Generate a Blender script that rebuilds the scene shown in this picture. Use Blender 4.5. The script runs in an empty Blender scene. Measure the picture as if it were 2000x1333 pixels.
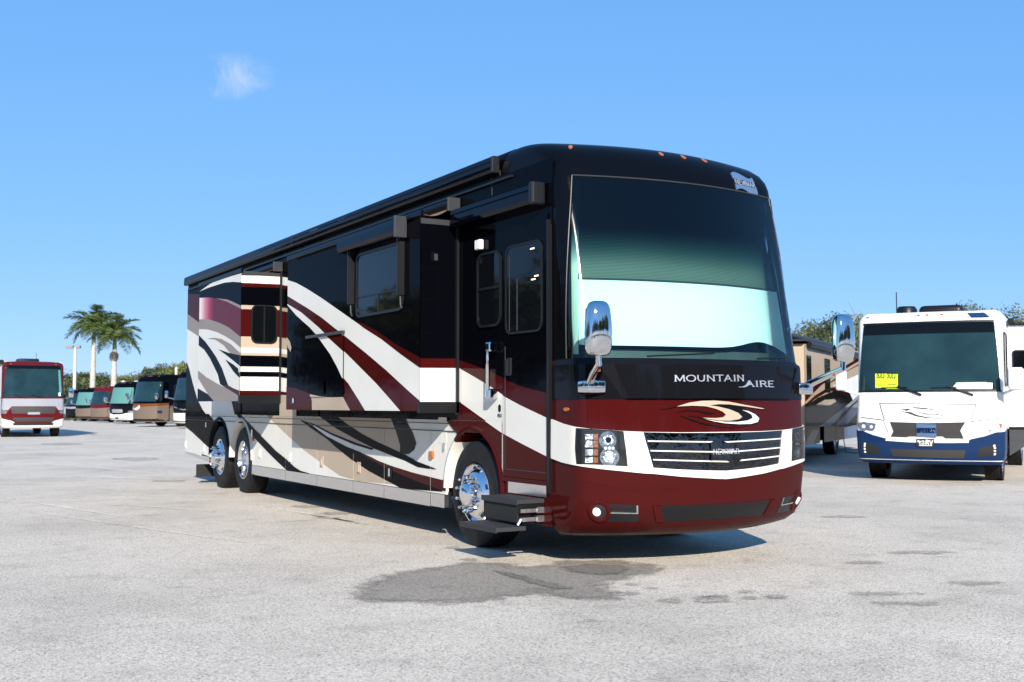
import bpy, bmesh, math, random
import numpy as np
from mathutils import Vector, Matrix
from mathutils.geometry import tessellate_polygon

# ------------------------------------------------------------------ camera, sky, sun, exposure
scene = bpy.context.scene
col = scene.collection
F_PX, HOR, VPX, CAM_H = 2220.0, 791.5, -267.0, 1.40          # measured on the 2000 x 1333 photograph
PITCH = math.atan((HOR - 666.5) / F_PX)
YAW = -math.atan((VPX - 1000) / (F_PX / math.cos(PITCH)))
CAM = Vector((-5.263, -10.041, CAM_H))
FH = Vector((math.sin(YAW), math.cos(YAW), 0)); CR = Vector((math.cos(YAW), -math.sin(YAW), 0))
CF = FH * math.cos(PITCH) + Vector((0, 0, math.sin(PITCH)))
CU = -FH * math.sin(PITCH) + Vector((0, 0, math.cos(PITCH)))
cam_data = bpy.data.cameras.new('camera')
cam = bpy.data.objects.new('camera', cam_data); col.objects.link(cam)
cam.matrix_world = Matrix(((CR.x, CU.x, -CF.x, CAM.x), (CR.y, CU.y, -CF.y, CAM.y), (CR.z, CU.z, -CF.z, CAM.z), (0, 0, 0, 1)))
cam_data.sensor_width = 36; cam_data.lens = F_PX / 2000 * 36
cam_data.clip_start = .1; cam_data.clip_end = 4000
cam_data.dof.use_dof = True; cam_data.dof.focus_distance = 11.0; cam_data.dof.aperture_fstop = 4.0
scene.camera = cam

SUN_TRAVEL = Vector((.43, 1.02, -.534)).normalized()
SUN_EL = math.asin(-SUN_TRAVEL.z); SUN_ROT = math.atan2(-SUN_TRAVEL.x, -SUN_TRAVEL.y)
world = bpy.data.worlds.new('World'); scene.world = world; world.use_nodes = True
wn = world.node_tree; wn.nodes.clear()
sky = wn.nodes.new('ShaderNodeTexSky'); sky.sky_type = 'NISHITA'; sky.sun_disc = False
sky.sun_elevation = SUN_EL; sky.sun_rotation = SUN_ROT
sky.air_density = 0.8; sky.dust_density = 0.0; sky.ozone_density = 6.0; sky.altitude = 2000
bg = wn.nodes.new('ShaderNodeBackground'); bg.inputs['Strength'].default_value = 0.13
wo = wn.nodes.new('ShaderNodeOutputWorld')
wn.links.new(bg.outputs[0], wo.inputs[0])
# one faint wisp of cloud, fixed to a direction of the sky
def px_dir(px, py):
    return (CF * F_PX + CR * (px - 1000) - CU * (py - 666.5)).normalized()
tc = wn.nodes.new('ShaderNodeTexCoord')
def wmath(op, a, b=None):
    n = wn.nodes.new('ShaderNodeMath'); n.operation = op
    for i, v in enumerate((a, b)):
        if v is None: continue
        if isinstance(v, (int, float)): n.inputs[i].default_value = v
        else: wn.links.new(v, n.inputs[i])
    return n.outputs[0]
def wdot(vec):
    n = wn.nodes.new('ShaderNodeVectorMath'); n.operation = 'DOT_PRODUCT'
    wn.links.new(tc.outputs['Generated'], n.inputs[0]); n.inputs[1].default_value = vec
    return n.outputs['Value']
cd = px_dir(452, 150); cr = CR.normalized(); cu = cd.cross(cr).normalized()
du = wmath('DIVIDE', wdot(cr - cd * cr.dot(cd)), .036); dv = wmath('DIVIDE', wdot(cu), .021)
d2 = wmath('ADD', wmath('MULTIPLY', du, du), wmath('MULTIPLY', dv, dv))
nz = wn.nodes.new('ShaderNodeTexNoise'); nz.inputs['Scale'].default_value = 45; nz.inputs['Detail'].default_value = 5
wn.links.new(tc.outputs['Generated'], nz.inputs['Vector'])
fall = wmath('MAXIMUM', wmath('SUBTRACT', 1.0, d2), 0.0)
front = wmath('GREATER_THAN', wdot(cd), 0.0)
nz2 = wn.nodes.new('ShaderNodeTexNoise'); nz2.inputs['Scale'].default_value = 22; nz2.inputs['Detail'].default_value = 8; nz2.inputs['Roughness'].default_value = .68; nz2.inputs['Distortion'].default_value = .6
wn.links.new(tc.outputs['Generated'], nz2.inputs['Vector'])
rag = wmath('MAXIMUM', wmath('MULTIPLY', wmath('SUBTRACT', nz2.outputs[0], .44), 5.0), 0.0)
fac = wmath('MINIMUM', wmath('MULTIPLY', wmath('MULTIPLY', fall, rag), wmath('MULTIPLY', front, .55)), .5)
mx = wn.nodes.new('ShaderNodeMix'); mx.data_type = 'RGBA'
sc_ = wn.nodes.new('ShaderNodeSeparateColor'); cc_ = wn.nodes.new('ShaderNodeCombineColor'); wn.links.new(sky.outputs[0], sc_.inputs[0])   # one tone curve per channel over the whole sky, as the camera's
for k_, (ex, ml) in enumerate(((.57, .95), (.36, 1.73), (.27, 3.0))):
    wn.links.new(wmath('MULTIPLY', wmath('POWER', sc_.outputs[k_], ex), ml), cc_.inputs[k_])
wn.links.new(fac, mx.inputs[0]); wn.links.new(cc_.outputs[0], mx.inputs[6]); mx.inputs[7].default_value = (3.4, 3.9, 4.4, 1)
wn.links.new(mx.outputs[2], bg.inputs['Color'])

sun_data = bpy.data.lights.new('sun', 'SUN'); sun_data.energy = 5.0; sun_data.angle = math.radians(.53)
sun_data.color = (1.0, .94, .85)
sun = bpy.data.objects.new('sun', sun_data); col.objects.link(sun)
sun.rotation_euler = SUN_TRAVEL.to_track_quat('-Z', 'Y').to_euler(); sun.location = (-20, -40, 30)
scene.view_settings.view_transform = 'Standard'; scene.view_settings.look = 'None'
scene.view_settings.exposure = 0.72; scene.view_settings.gamma = 1.0
scene.render.engine = 'CYCLES'
scene.cycles.max_bounces = 10; scene.cycles.transparent_max_bounces = 12

# ------------------------------------------------------------------ measuring helpers (photo pixel -> point on a known surface)
def ray(px, py): return CF * F_PX + CR * (px - 1000) - CU * (py - 666.5)
def project(P):
    d = Vector(P) - CAM; z = d.dot(CF)
    return 1000 + F_PX * d.dot(CR) / z, 666.5 - F_PX * d.dot(CU) / z
def on_ground(px, py, z=0.0):
    d = ray(px, py); return CAM + d * ((z - CAM.z) / d.z)
def at_depth(px, D, z=0.0):
    p = CAM + FH * D + CR * ((px - 1000) / F_PX * D); return Vector((p.x, p.y, z))
class Plane:                                                    # upright plane: origin, horizontal unit u, outward normal n
    def __init__(s, o, u, n): s.o, s.u, s.n = Vector(o), Vector(u).normalized(), Vector(n).normalized()
    def px(s, p):
        d = ray(*p); t = (s.o - CAM).dot(s.n) / d.dot(s.n); h = CAM + d * t - s.o
        return (h.dot(s.u), h.z)
    def to(s, q, off=0): return s.o + s.u * q[0] + Vector((0, 0, q[1])) + s.n * off

# ------------------------------------------------------------------ materials
MATS = {}
def nodes_of(name):
    m = bpy.data.materials.new(name); m.use_nodes = True; MATS[name] = m
    nt = m.node_tree; return m, nt, nt.nodes['Principled BSDF']
def add_noise(nt, scale, detail=4, rough=.55, coord='Object', vec_scale=None):
    t = nt.nodes.new('ShaderNodeTexCoord'); n = nt.nodes.new('ShaderNodeTexNoise')
    n.inputs['Scale'].default_value = scale; n.inputs['Detail'].default_value = detail; n.inputs['Roughness'].default_value = rough
    if vec_scale:
        mp = nt.nodes.new('ShaderNodeMapping'); mp.inputs['Scale'].default_value = vec_scale
        nt.links.new(t.outputs[coord], mp.inputs[0]); nt.links.new(mp.outputs[0], n.inputs[0])
    else: nt.links.new(t.outputs[coord], n.inputs[0])
    return n
def ramp(nt, src, stops):
    r = nt.nodes.new('ShaderNodeValToRGB'); e = r.color_ramp.elements
    while len(e) < len(stops): e.new(.5)
    for el, (p, c) in zip(e, stops):
        el.position = p; el.color = (c, c, c, 1) if isinstance(c, (int, float)) else (*c, 1)
    nt.links.new(src, r.inputs[0]); return r
def mat(name, c, rough=.4, metal=0, coat=0, coat_rough=.03, spec=.5, vary=0, vscale=6, bump=0, bscale=40, rvary=0):
    m, nt, b = nodes_of(name)
    b.inputs['Base Color'].default_value = (*c, 1); b.inputs['Roughness'].default_value = rough
    b.inputs['Metallic'].default_value = metal; b.inputs['Coat Weight'].default_value = coat
    b.inputs['Coat Roughness'].default_value = coat_rough; b.inputs['Specular IOR Level'].default_value = spec
    if vary:
        n = add_noise(nt, vscale)
        lo = tuple(x * (1 - vary) for x in c); hi = tuple(min(1, x * (1 + vary)) for x in c)
        r = ramp(nt, n.outputs[0], [(.3, lo), (.7, hi)]); nt.links.new(r.outputs[0], b.inputs['Base Color'])
    if rvary:
        n = add_noise(nt, 3.5, 6)
        r = ramp(nt, n.outputs[0], [(.3, max(0, rough - rvary)), (.75, rough + rvary)]); nt.links.new(r.outputs[0], b.inputs['Roughness'])
    if bump:
        n = add_noise(nt, bscale, 3); bp = nt.nodes.new('ShaderNodeBump')
        bp.inputs['Strength'].default_value = bump; bp.inputs['Distance'].default_value = .01
        nt.links.new(n.outputs[0], bp.inputs['Height']); nt.links.new(bp.outputs[0], b.inputs['Normal'])
    return m
def paint(name, c, flake=0, gloss=.4):
    """automotive paint: coloured base under a clear coat; gloss scales the coat's Fresnel reflection"""
    m, nt, b = nodes_of(name); nt.nodes.remove(b); out = nt.nodes['Material Output']
    df = nt.nodes.new('ShaderNodeBsdfDiffuse'); df.name = 'base'; gl = nt.nodes.new('ShaderNodeBsdfGlossy'); fr = nt.nodes.new('ShaderNodeFresnel'); fr.inputs['IOR'].default_value = 1.5
    n = add_noise(nt, 1.3, 3); r = ramp(nt, n.outputs[0], [(.3, tuple(x * .95 for x in c)), (.7, tuple(min(1, x * 1.05) for x in c))]); nt.links.new(r.outputs[0], df.inputs[0])
    n2 = add_noise(nt, 9, 6, .7); r2 = ramp(nt, n2.outputs[0], [(.42, .03), (.8, .11)]); nt.links.new(r2.outputs[0], gl.inputs['Roughness'])
    n3 = add_noise(nt, 2.2, 2); bp = nt.nodes.new('ShaderNodeBump'); bp.inputs['Strength'].default_value = .05; bp.inputs['Distance'].default_value = .02
    nt.links.new(n3.outputs[0], bp.inputs['Height']); nt.links.new(bp.outputs[0], gl.inputs['Normal']); nt.links.new(bp.outputs[0], fr.inputs['Normal'])
    mu = nt.nodes.new('ShaderNodeMath'); mu.operation = 'MULTIPLY'; mu.inputs[1].default_value = gloss; nt.links.new(fr.outputs[0], mu.inputs[0])
    ms = nt.nodes.new('ShaderNodeMixShader'); nt.links.new(mu.outputs[0], ms.inputs[0]); nt.links.new(df.outputs[0], ms.inputs[1]); nt.links.new(gl.outputs[0], ms.inputs[2])
    nt.links.new(ms.outputs[0], out.inputs[0]); return m
BLACK = paint('black_paint', (.0015, .0017, .0030), 0, .22); BLACKC = paint('black_cap_paint', (.0020, .0022, .0035), 0, .40); WHITE = paint('cream_white_paint', (.63, .615, .56), 0, .40)
BURG = paint('burgundy_paint', (.046, .0042, .0042), 0, .34); TAN = paint('tan_paint', (.40, .32, .24), 0, .30)
TAUPE = paint('taupe_paint', (.24, .205, .18), 0, .30); CHAR = paint('charcoal_paint', (.0055, .0057, .0075), 0, .40)
PUREW = paint('bright_white_paint', (.74, .74, .735), 0, .40); NAVY = paint('navy_blue_paint', (.008, .026, .080), 0, .40)
SILVER = paint('silver_paint', (.27, .27, .30), 0, .5); BRONZE = paint('bronze_paint', (.155, .118, .092), 0, .5)
DKRED = paint('dark_red_paint', (.085, .007, .010), 0, .35); ORANGE_B = paint('copper_paint', (.15, .045, .014), 0, .4)
CHROME = mat('chrome', (.66, .67, .69), .045, 1, bump=.012, bscale=14)
ALU = mat('polished_aluminium', (.80, .81, .83), .13, 1, bump=.02, bscale=25, rvary=.05)
STEEL = mat('brushed_stainless', (.72, .71, .70), .19, 1, bump=.015, bscale=9, rvary=.05)
GALV = mat('galvanised_steel', (.62, .63, .64), .38, 1, vary=.25, vscale=30, bump=.2, bscale=60)
RUBBER = mat('tyre_rubber', (.010, .010, .011), .62, spec=.2, vary=.25, vscale=9, bump=.15, bscale=120)
TRIM = mat('black_trim', (.006, .006, .007), .4, spec=.3, bump=.05, bscale=90)
MATTE = mat('matte_black', (.008, .008, .008), .8)
GREYP = mat('grey_plastic', (.030, .031, .035), .5, spec=.3, vary=.1)
DKGREY = mat('dark_grey_plastic', (.009, .0095, .0115), .4, spec=.3, vary=.15)
RUBMAT = mat('ribbed_step_rubber', (.02, .021, .024), .7, bump=.5, bscale=160)
FABRIC = mat('tan_awning_fabric', (.15, .105, .07), .85, vary=.15)
AWNING = paint('awning_metal_black', (.002, .0025, .006), 0, .55)
AMBER = mat('amber_lens', (.36, .10, .016), .25, coat=.4)
LENSW = mat('white_lamp_lens', (.85, .83, .78), .1, coat=1)
MESH = mat('grille_mesh', (.022, .020, .018), .55, vary=.4, vscale=180, bump=.8, bscale=260)
GLASSB = mat('black_window_glass', (.003, .004, .005), .03, spec=.22)
TEALG = mat('tinted_windshield_glass', (.010, .028, .032), .05, spec=.5, vary=.35, vscale=1.5)
TEALL = mat('shaded_windshield_green', (.085, .225, .195), .08, spec=.7)
LIME = mat('lime_paper', (.55, .80, .02), .7); PAPER = mat('white_paper', (.82, .82, .82), .7); INK = mat('black_ink', (.012, .012, .012), .6)
BADGE = mat('blue_grey_badge', (.16, .27, .44), .2, .6); REDP = mat('red_print', (.55, .02, .02), .6)
BLUEWIN = mat('pale_blue_badge', (.07, .125, .23), .3)
FACET = mat('faceted_reflector', (.62, .63, .65), .16, 1, bump=1.0, bscale=70)
HBOWL = mat('lamp_bowl', (.70, .72, .75), .10, 1, bump=.5, bscale=30)
AMBERD = mat('amber_cell', (.26, .07, .02), .2, coat=.4, bump=.8, bscale=90)
SILVL = mat('satin_chrome_lettering', (.78, .78, .80), .38, .85)
INTERIOR = mat('interior_trim', (.42, .46, .38), .6); DARKIN = mat('dark_interior', (.020, .022, .022), .8)
SHADEW = mat('white_roller_shade', (.66, .665, .66), .85)
DASH = mat('dashboard', (.05, .055, .055), .7, vary=.2)
WARM = mat('warm_interior_lamp', (.9, .7, .45), .5)
WARM.node_tree.nodes['Principled BSDF'].inputs['Emission Color'].default_value = (1, .72, .42, 1)
WARM.node_tree.nodes['Principled BSDF'].inputs['Emission Strength'].default_value = 1.2
MIRRG = mat('mirror_glass', (.55, .75, .72), .03, 1)
GRILLE = mat('mirror_black_grille', (.085, .085, .09), .045, 1, bump=.3, bscale=9)
def pleated():
    m, nt, b = nodes_of('pleated_night_shade'); b.inputs['Roughness'].default_value = .85
    t = nt.nodes.new('ShaderNodeTexCoord'); w = nt.nodes.new('ShaderNodeTexWave'); w.bands_direction = 'Z'
    w.inputs['Scale'].default_value = 24; w.inputs['Distortion'].default_value = .8; w.inputs['Detail'].default_value = 3
    nt.links.new(t.outputs['Object'], w.inputs[0])
    r = ramp(nt, w.outputs[0], [(.2, (.045, .060, .050)), (.8, (.105, .130, .112))]); nt.links.new(r.outputs[0], b.inputs['Base Color'])
    return m
PLEAT = pleated()
def windshield_glass():
    m, nt, b = nodes_of('windshield_glass'); nt.nodes.remove(b)
    out = nt.nodes['Material Output']; tr = nt.nodes.new('ShaderNodeBsdfTransparent'); gl = nt.nodes.new('ShaderNodeBsdfGlossy')
    gl.inputs['Roughness'].default_value = .055; fr = nt.nodes.new('ShaderNodeFresnel'); fr.inputs['IOR'].default_value = 1.52
    t = nt.nodes.new('ShaderNodeTexCoord'); sp = nt.nodes.new('ShaderNodeSeparateXYZ'); nt.links.new(t.outputs['Object'], sp.inputs[0])
    n = add_noise(nt, 1.2, 2)                                   # the tinted sun band of the pane (dark dyed glass at its top)
    ad = nt.nodes.new('ShaderNodeMath'); ad.operation = 'MULTIPLY_ADD'; ad.inputs[1].default_value = .06
    nt.links.new(n.outputs[0], ad.inputs[0]); nt.links.new(sp.outputs['Z'], ad.inputs[2])
    mr = nt.nodes.new('ShaderNodeMapRange'); mr.inputs[1].default_value = 2.66; mr.inputs[2].default_value = 3.05
    nt.links.new(ad.outputs[0], mr.inputs[0])
    r = ramp(nt, mr.outputs[0], [(0, (.68, .945, .93)), (.5, (.22, .42, .46)), (1, (.012, .016, .035))])
    nt.links.new(r.outputs[0], tr.inputs[0])
    ms = nt.nodes.new('ShaderNodeMixShader'); nt.links.new(fr.outputs[0], ms.inputs[0]); nt.links.new(tr.outputs[0], ms.inputs[1]); nt.links.new(gl.outputs[0], ms.inputs[2])
    nt.links.new(ms.outputs[0], out.inputs[0]); return m
WGLASS = windshield_glass()
def clear_lens():
    m, nt, b = nodes_of('clear_lamp_lens'); nt.nodes.remove(b)
    out = nt.nodes['Material Output']; tr = nt.nodes.new('ShaderNodeBsdfTransparent'); tr.inputs[0].default_value = (.86, .9, .93, 1)
    gl = nt.nodes.new('ShaderNodeBsdfGlossy'); gl.inputs['Roughness'].default_value = .03; fr = nt.nodes.new('ShaderNodeFresnel'); fr.inputs['IOR'].default_value = 1.5
    ms = nt.nodes.new('ShaderNodeMixShader'); nt.links.new(fr.outputs[0], ms.inputs[0]); nt.links.new(tr.outputs[0], ms.inputs[1]); nt.links.new(gl.outputs[0], ms.inputs[2])
    nt.links.new(ms.outputs[0], out.inputs[0]); return m
LENS = clear_lens()
def fade_paint(y0, y1):                                         # white fading through rose to burgundy along the coach
    m = paint('rose_fade_paint', (.8, .78, .73)); nt = m.node_tree; b = nt.nodes['base']
    for l in list(b.inputs[0].links): nt.links.remove(l)
    t = nt.nodes.new('ShaderNodeTexCoord'); sp = nt.nodes.new('ShaderNodeSeparateXYZ'); nt.links.new(t.outputs['Object'], sp.inputs[0])
    mr = nt.nodes.new('ShaderNodeMapRange'); mr.inputs[1].default_value = y0; mr.inputs[2].default_value = y1; nt.links.new(sp.outputs['Y'], mr.inputs[0])
    r = ramp(nt, mr.outputs[0], [(0, (.80, .775, .73)), (.45, (.50, .16, .20)), (.75, (.30, .018, .05)), (1, (.095, .0075, .012))])
    nt.links.new(r.outputs[0], b.inputs[0]); return m
def asphalt(name, k=1.0, rough=.9, stain=True):
    m, nt, b = nodes_of(name); b.inputs['Roughness'].default_value = rough; b.inputs['Specular IOR Level'].default_value = .3
    fine = add_noise(nt, 55, 3, .7); vor = nt.nodes.new('ShaderNodeTexVoronoi'); vor.inputs['Scale'].default_value = 78
    tcn = nt.nodes.new('ShaderNodeTexCoord'); nt.links.new(tcn.outputs['Object'], vor.inputs['Vector'])
    big = add_noise(nt, .35, 6, .6); mid = add_noise(nt, 2.2, 6, .65)
    streak = add_noise(nt, 1.0, 5, .6, vec_scale=(.9, 6.0, 1))
    c1 = ramp(nt, vor.outputs['Color'], [(.0, (.27 * k, .235 * k, .190 * k)), (.38, (.56 * k, .492 * k, .405 * k)), (1, (.71 * k, .63 * k, .53 * k))])
    def mul(a, bsock):
        n = nt.nodes.new('ShaderNodeMix'); n.data_type = 'RGBA'; n.blend_type = 'MULTIPLY'; n.inputs[0].default_value = 1
        nt.links.new(a, n.inputs[6]); nt.links.new(bsock, n.inputs[7]); return n.outputs[2]
    c = mul(c1.outputs[0], ramp(nt, fine.outputs[0], [(.34, .42), (.45, .97), (1, 1.10)]).outputs[0])
    c = mul(c, ramp(nt, big.outputs[0], [(.28, .76), (.5, .98), (.7, 1.08)]).outputs[0])
    c = mul(c, ramp(nt, mid.outputs[0], [(.28, .76), (.45, 1.0), (.8, 1.06)]).outputs[0])
    c = mul(c, ramp(nt, streak.outputs[0], [(.27, .84), (.4, 1.0), (1, 1.02)]).outputs[0])
    if stain:
        sp = add_noise(nt, .55, 8, .62); c = mul(c, ramp(nt, sp.outputs[0], [(.27, .55), (.33, 1.0), (1, 1.0)]).outputs[0])
    nt.links.new(c, b.inputs['Base Color'])
    bp = nt.nodes.new('ShaderNodeBump'); bp.inputs['Strength'].default_value = .55; bp.inputs['Distance'].default_value = .006
    nt.links.new(vor.outputs['Distance'], bp.inputs['Height']); nt.links.new(bp.outputs[0], b.inputs['Normal'])
    return m
ASPH = asphalt('weathered_asphalt'); WET = asphalt('damp_asphalt', .53, .62, False); DARKW = asphalt('dark_damp_asphalt', .42, .55, False)
def stain_mat(name, k, rough):
    m = asphalt(name, k, rough, False); nt = m.node_tree; b = nt.nodes['Principled BSDF']
    at = nt.nodes.new('ShaderNodeAttribute'); at.attribute_name = 'edge'; n = add_noise(nt, 5.5, 7, .72); n2 = add_noise(nt, 60, 2)
    a1 = nt.nodes.new('ShaderNodeMath'); a1.operation = 'MULTIPLY_ADD'; a1.inputs[1].default_value = 1.5; nt.links.new(n.outputs[0], a1.inputs[0]); nt.links.new(at.outputs['Fac'], a1.inputs[2])
    a2 = nt.nodes.new('ShaderNodeMath'); a2.operation = 'MULTIPLY_ADD'; a2.inputs[1].default_value = .5; nt.links.new(n2.outputs[0], a2.inputs[0]); nt.links.new(a1.outputs[0], a2.inputs[2])
    r = ramp(nt, a2.outputs[0], [(0, 0), (1, 1)]); mr = nt.nodes.new('ShaderNodeMapRange'); mr.inputs[1].default_value = 1.26; mr.inputs[2].default_value = 1.72; nt.links.new(a2.outputs[0], mr.inputs[0])
    tr = nt.nodes.new('ShaderNodeBsdfTransparent'); ms = nt.nodes.new('ShaderNodeMixShader'); nt.links.new(mr.outputs[0], ms.inputs[0]); nt.links.new(tr.outputs[0], ms.inputs[1]); nt.links.new(b.outputs[0], ms.inputs[2])
    nt.links.new(ms.outputs[0], nt.nodes['Material Output'].inputs[0]); nt.nodes.remove(r); return m
WET = stain_mat('damp_stain', .53, .65); FAINT = stain_mat('faint_stain', .76, .85); DARKW = stain_mat('dark_damp_stain', .38, .55)
PALE = stain_mat('pale_scuff', 1.16, .9)
OLDPALE = asphalt('pale_scuffed_asphalt', 1.12, .9, False)
GRASS = mat('grass', (.055, .085, .022), .9, vary=.5, vscale=.6)
def leafmat(name, c, tl=.35):
    m, nt, b = nodes_of(name); b.inputs['Roughness'].default_value = .55
    g = nt.nodes.new('ShaderNodeNewGeometry'); r = ramp(nt, g.outputs['Random Per Island'], [(0, tuple(x * .5 for x in c)), (.6, c), (1, tuple(min(1, x * 1.7) for x in c))])
    nt.links.new(r.outputs[0], b.inputs['Base Color']); ts = nt.nodes.new('ShaderNodeBsdfTranslucent'); nt.links.new(r.outputs[0], ts.inputs[0])
    ms = nt.nodes.new('ShaderNodeMixShader'); ms.inputs[0].default_value = tl; nt.links.new(b.outputs[0], ms.inputs[1]); nt.links.new(ts.outputs[0], ms.inputs[2])
    nt.links.new(ms.outputs[0], nt.nodes['Material Output'].inputs[0]); return m
LEAF = leafmat('leaf_green', (.085, .105, .032)); LEAFY = leafmat('leaf_yellow_green', (.17, .18, .04)); LEAFG = leafmat('leaf_grey_green', (.125, .145, .060))
PALML = leafmat('palm_leaf', (.125, .175, .045)); DEADP = leafmat('dead_frond', (.16, .12, .075), .1)
BARK = mat('bark', (.13, .10, .075), .9, vary=.3, vscale=5, bump=.6, bscale=12)
PALMT = mat('palm_trunk', (.40, .375, .34), .85, vary=.2, vscale=3, bump=.3, bscale=8)
PALMG = mat('palm_crownshaft', (.085, .14, .035), .5, vary=.2)
CONC = mat('concrete_pole', (.55, .50, .42), .8, vary=.12, vscale=3)

# ------------------------------------------------------------------ mesh helpers
def mk(name, verts, faces, mats, parent=None, fmat=None, smooth=False):
    me = bpy.data.meshes.new(name)
    org = Vector(parent['_org']) if parent is not None and '_org' in parent else None
    vs = [tuple(Vector(v) - org) for v in verts] if org is not None else [tuple(v) for v in verts]
    me.from_pydata(vs, [], faces)
    for m in (mats if isinstance(mats, (list, tuple)) else [mats]): me.materials.append(m)
    if fmat: me.polygons.foreach_set('material_index', fmat)
    if smooth: me.polygons.foreach_set('use_smooth', [True] * len(me.polygons))
    me.update()
    o = bpy.data.objects.new(name, me); col.objects.link(o)
    if parent is not None: o.parent = parent
    return o
def sub(o, parent):                                             # make o a sub-part of another part of the same thing
    o.parent = parent; return o
def sharp(o, ang=35):
    o.data.polygons.foreach_set('use_smooth', [True] * len(o.data.polygons)); o.data.set_sharp_from_angle(angle=math.radians(ang)); return o
def thing(name, label, cat, loc=(0, 0, 0), rot=0, group=None, worldparts=False):
    o = bpy.data.objects.new(name, None); col.objects.link(o); o.location = loc; o.rotation_euler[2] = rot
    o['label'] = label; o['category'] = cat
    if group: o['group'] = group
    if worldparts: o['_org'] = tuple(loc)
    return o
class MB:
    def __init__(s): s.v, s.f, s.m = [], [], []
    def add(s, vs, fs, mi=0):
        k = len(s.v); s.v += [Vector(v) for v in vs]; s.f += [tuple(i + k for i in f) for f in fs]; s.m += [mi] * len(fs)
    def box(s, lo, hi, mi=0, M=None):
        x0, y0, z0 = lo; x1, y1, z1 = hi
        vs = [Vector(p) for p in ((x0, y0, z0), (x1, y0, z0), (x1, y1, z0), (x0, y1, z0), (x0, y0, z1), (x1, y0, z1), (x1, y1, z1), (x0, y1, z1))]
        if M: vs = [M @ v for v in vs]
        s.add(vs, [(0, 3, 2, 1), (4, 5, 6, 7), (0, 1, 5, 4), (1, 2, 6, 5), (2, 3, 7, 6), (3, 0, 4, 7)], mi)
    def rbox(s, lo, hi, r, mi=0, M=None, seg=3):
        bm = bmesh.new(); bmesh.ops.create_cube(bm, size=1)
        lo, hi = Vector(lo), Vector(hi)
        for v in bm.verts: v.co = Vector(((lo[i] + hi[i]) / 2 + v.co[i] * (hi[i] - lo[i]) for i in range(3)))
        bmesh.ops.bevel(bm, geom=bm.edges[:], offset=r, segments=seg, affect='EDGES', profile=.5)
        bm.verts.index_update(); vs = [v.co.copy() for v in bm.verts]
        if M: vs = [M @ v for v in vs]
        s.add(vs, [tuple(v.index for v in f.verts) for f in bm.faces], mi); bm.free()
    def tube(s, pts, r, n=8, mi=0, cap=True):
        pts = [Vector(p) for p in pts]; rs = r if isinstance(r, (list, tuple)) else [r] * len(pts); rings = []
        for i, p in enumerate(pts):
            d = (pts[min(i + 1, len(pts) - 1)] - pts[max(i - 1, 0)]).normalized()
            a = d.cross(Vector((0, 0, 1)) if abs(d.z) < .9 else Vector((1, 0, 0))).normalized(); b = d.cross(a)
            rings.append([p + (a * math.cos(2 * math.pi * k / n) + b * math.sin(2 * math.pi * k / n)) * rs[i] for k in range(n)])
        vs = [v for rg in rings for v in rg]; fs = []
        for i in range(len(pts) - 1):
            for k in range(n): fs.append((i * n + k, i * n + (k + 1) % n, (i + 1) * n + (k + 1) % n, (i + 1) * n + k))
        if cap: fs += [tuple(range(n))[::-1], tuple((len(pts) - 1) * n + k for k in range(n))]
        s.add(vs, fs, mi)
    def lathe(s, prof, c, axis='X', n=32, mi=0, sgn=1):           # prof: (radius, distance along axis * sgn)
        vs, fs = [], []
        for r, h in prof:
            for k in range(n):
                a = 2 * math.pi * k / n; u, w = r * math.cos(a), r * math.sin(a)
                vs.append(Vector(c) + (Vector((h * sgn, u, w)) if axis == 'X' else Vector((u, h * sgn, w)) if axis == 'Y' else Vector((u, w, h * sgn))))
        for i in range(len(prof) - 1):
            for k in range(n): fs.append((i * n + k, i * n + (k + 1) % n, (i + 1) * n + (k + 1) % n, (i + 1) * n + k))
        s.add(vs, fs, mi)
    def prism(s, poly, f, d0, d1, mi=0):                         # poly 2D list, f(p2, off)->3D
        n = len(poly); vs = [f(p, d1) for p in poly] + [f(p, d0) for p in poly]
        tri = tessellate_polygon([[Vector((p[0], p[1], 0)) for p in poly]])
        fs = [tuple(t) for t in tri] + [tuple(i + n for i in t) for t in tri] + [(i, (i + 1) % n, (i + 1) % n + n, i + n) for i in range(n)]
        s.add(vs, fs, mi)
    def build(s, name, mats, parent=None, smooth=None):
        o = mk(name, s.v, s.f, mats, parent, s.m)
        if smooth: sharp(o, smooth)
        return o
def fix(o):                                                     # consistent outward normals
    bm = bmesh.new(); bm.from_mesh(o.data); bmesh.ops.recalc_face_normals(bm, faces=bm.faces[:]); bm.to_mesh(o.data); bm.free(); return o

def tess(poly): return [[poly[i] for i in t] for t in tessellate_polygon([[Vector((p[0], p[1], 0)) for p in poly]])]
def area(p): return .5 * sum(p[i][0] * p[(i + 1) % len(p)][1] - p[(i + 1) % len(p)][0] * p[i][1] for i in range(len(p)))
def clip_convex(sub_, tri):
    if area(tri) < 0: tri = tri[::-1]
    out = list(sub_)
    for i in range(len(tri)):
        a, b = tri[i], tri[(i + 1) % len(tri)]; inp, out = out, []
        side = lambda p: (b[0] - a[0]) * (p[1] - a[1]) - (b[1] - a[1]) * (p[0] - a[0])
        for j in range(len(inp)):
            p, q = inp[j], inp[(j + 1) % len(inp)]; sp_, sq = side(p), side(q)
            if sp_ >= 0: out.append(p)
            if (sp_ >= 0) != (sq >= 0):
                t = sp_ / (sp_ - sq); out.append((p[0] + (q[0] - p[0]) * t, p[1] + (q[1] - p[1]) * t))
        if not out: return []
    return out
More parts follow.
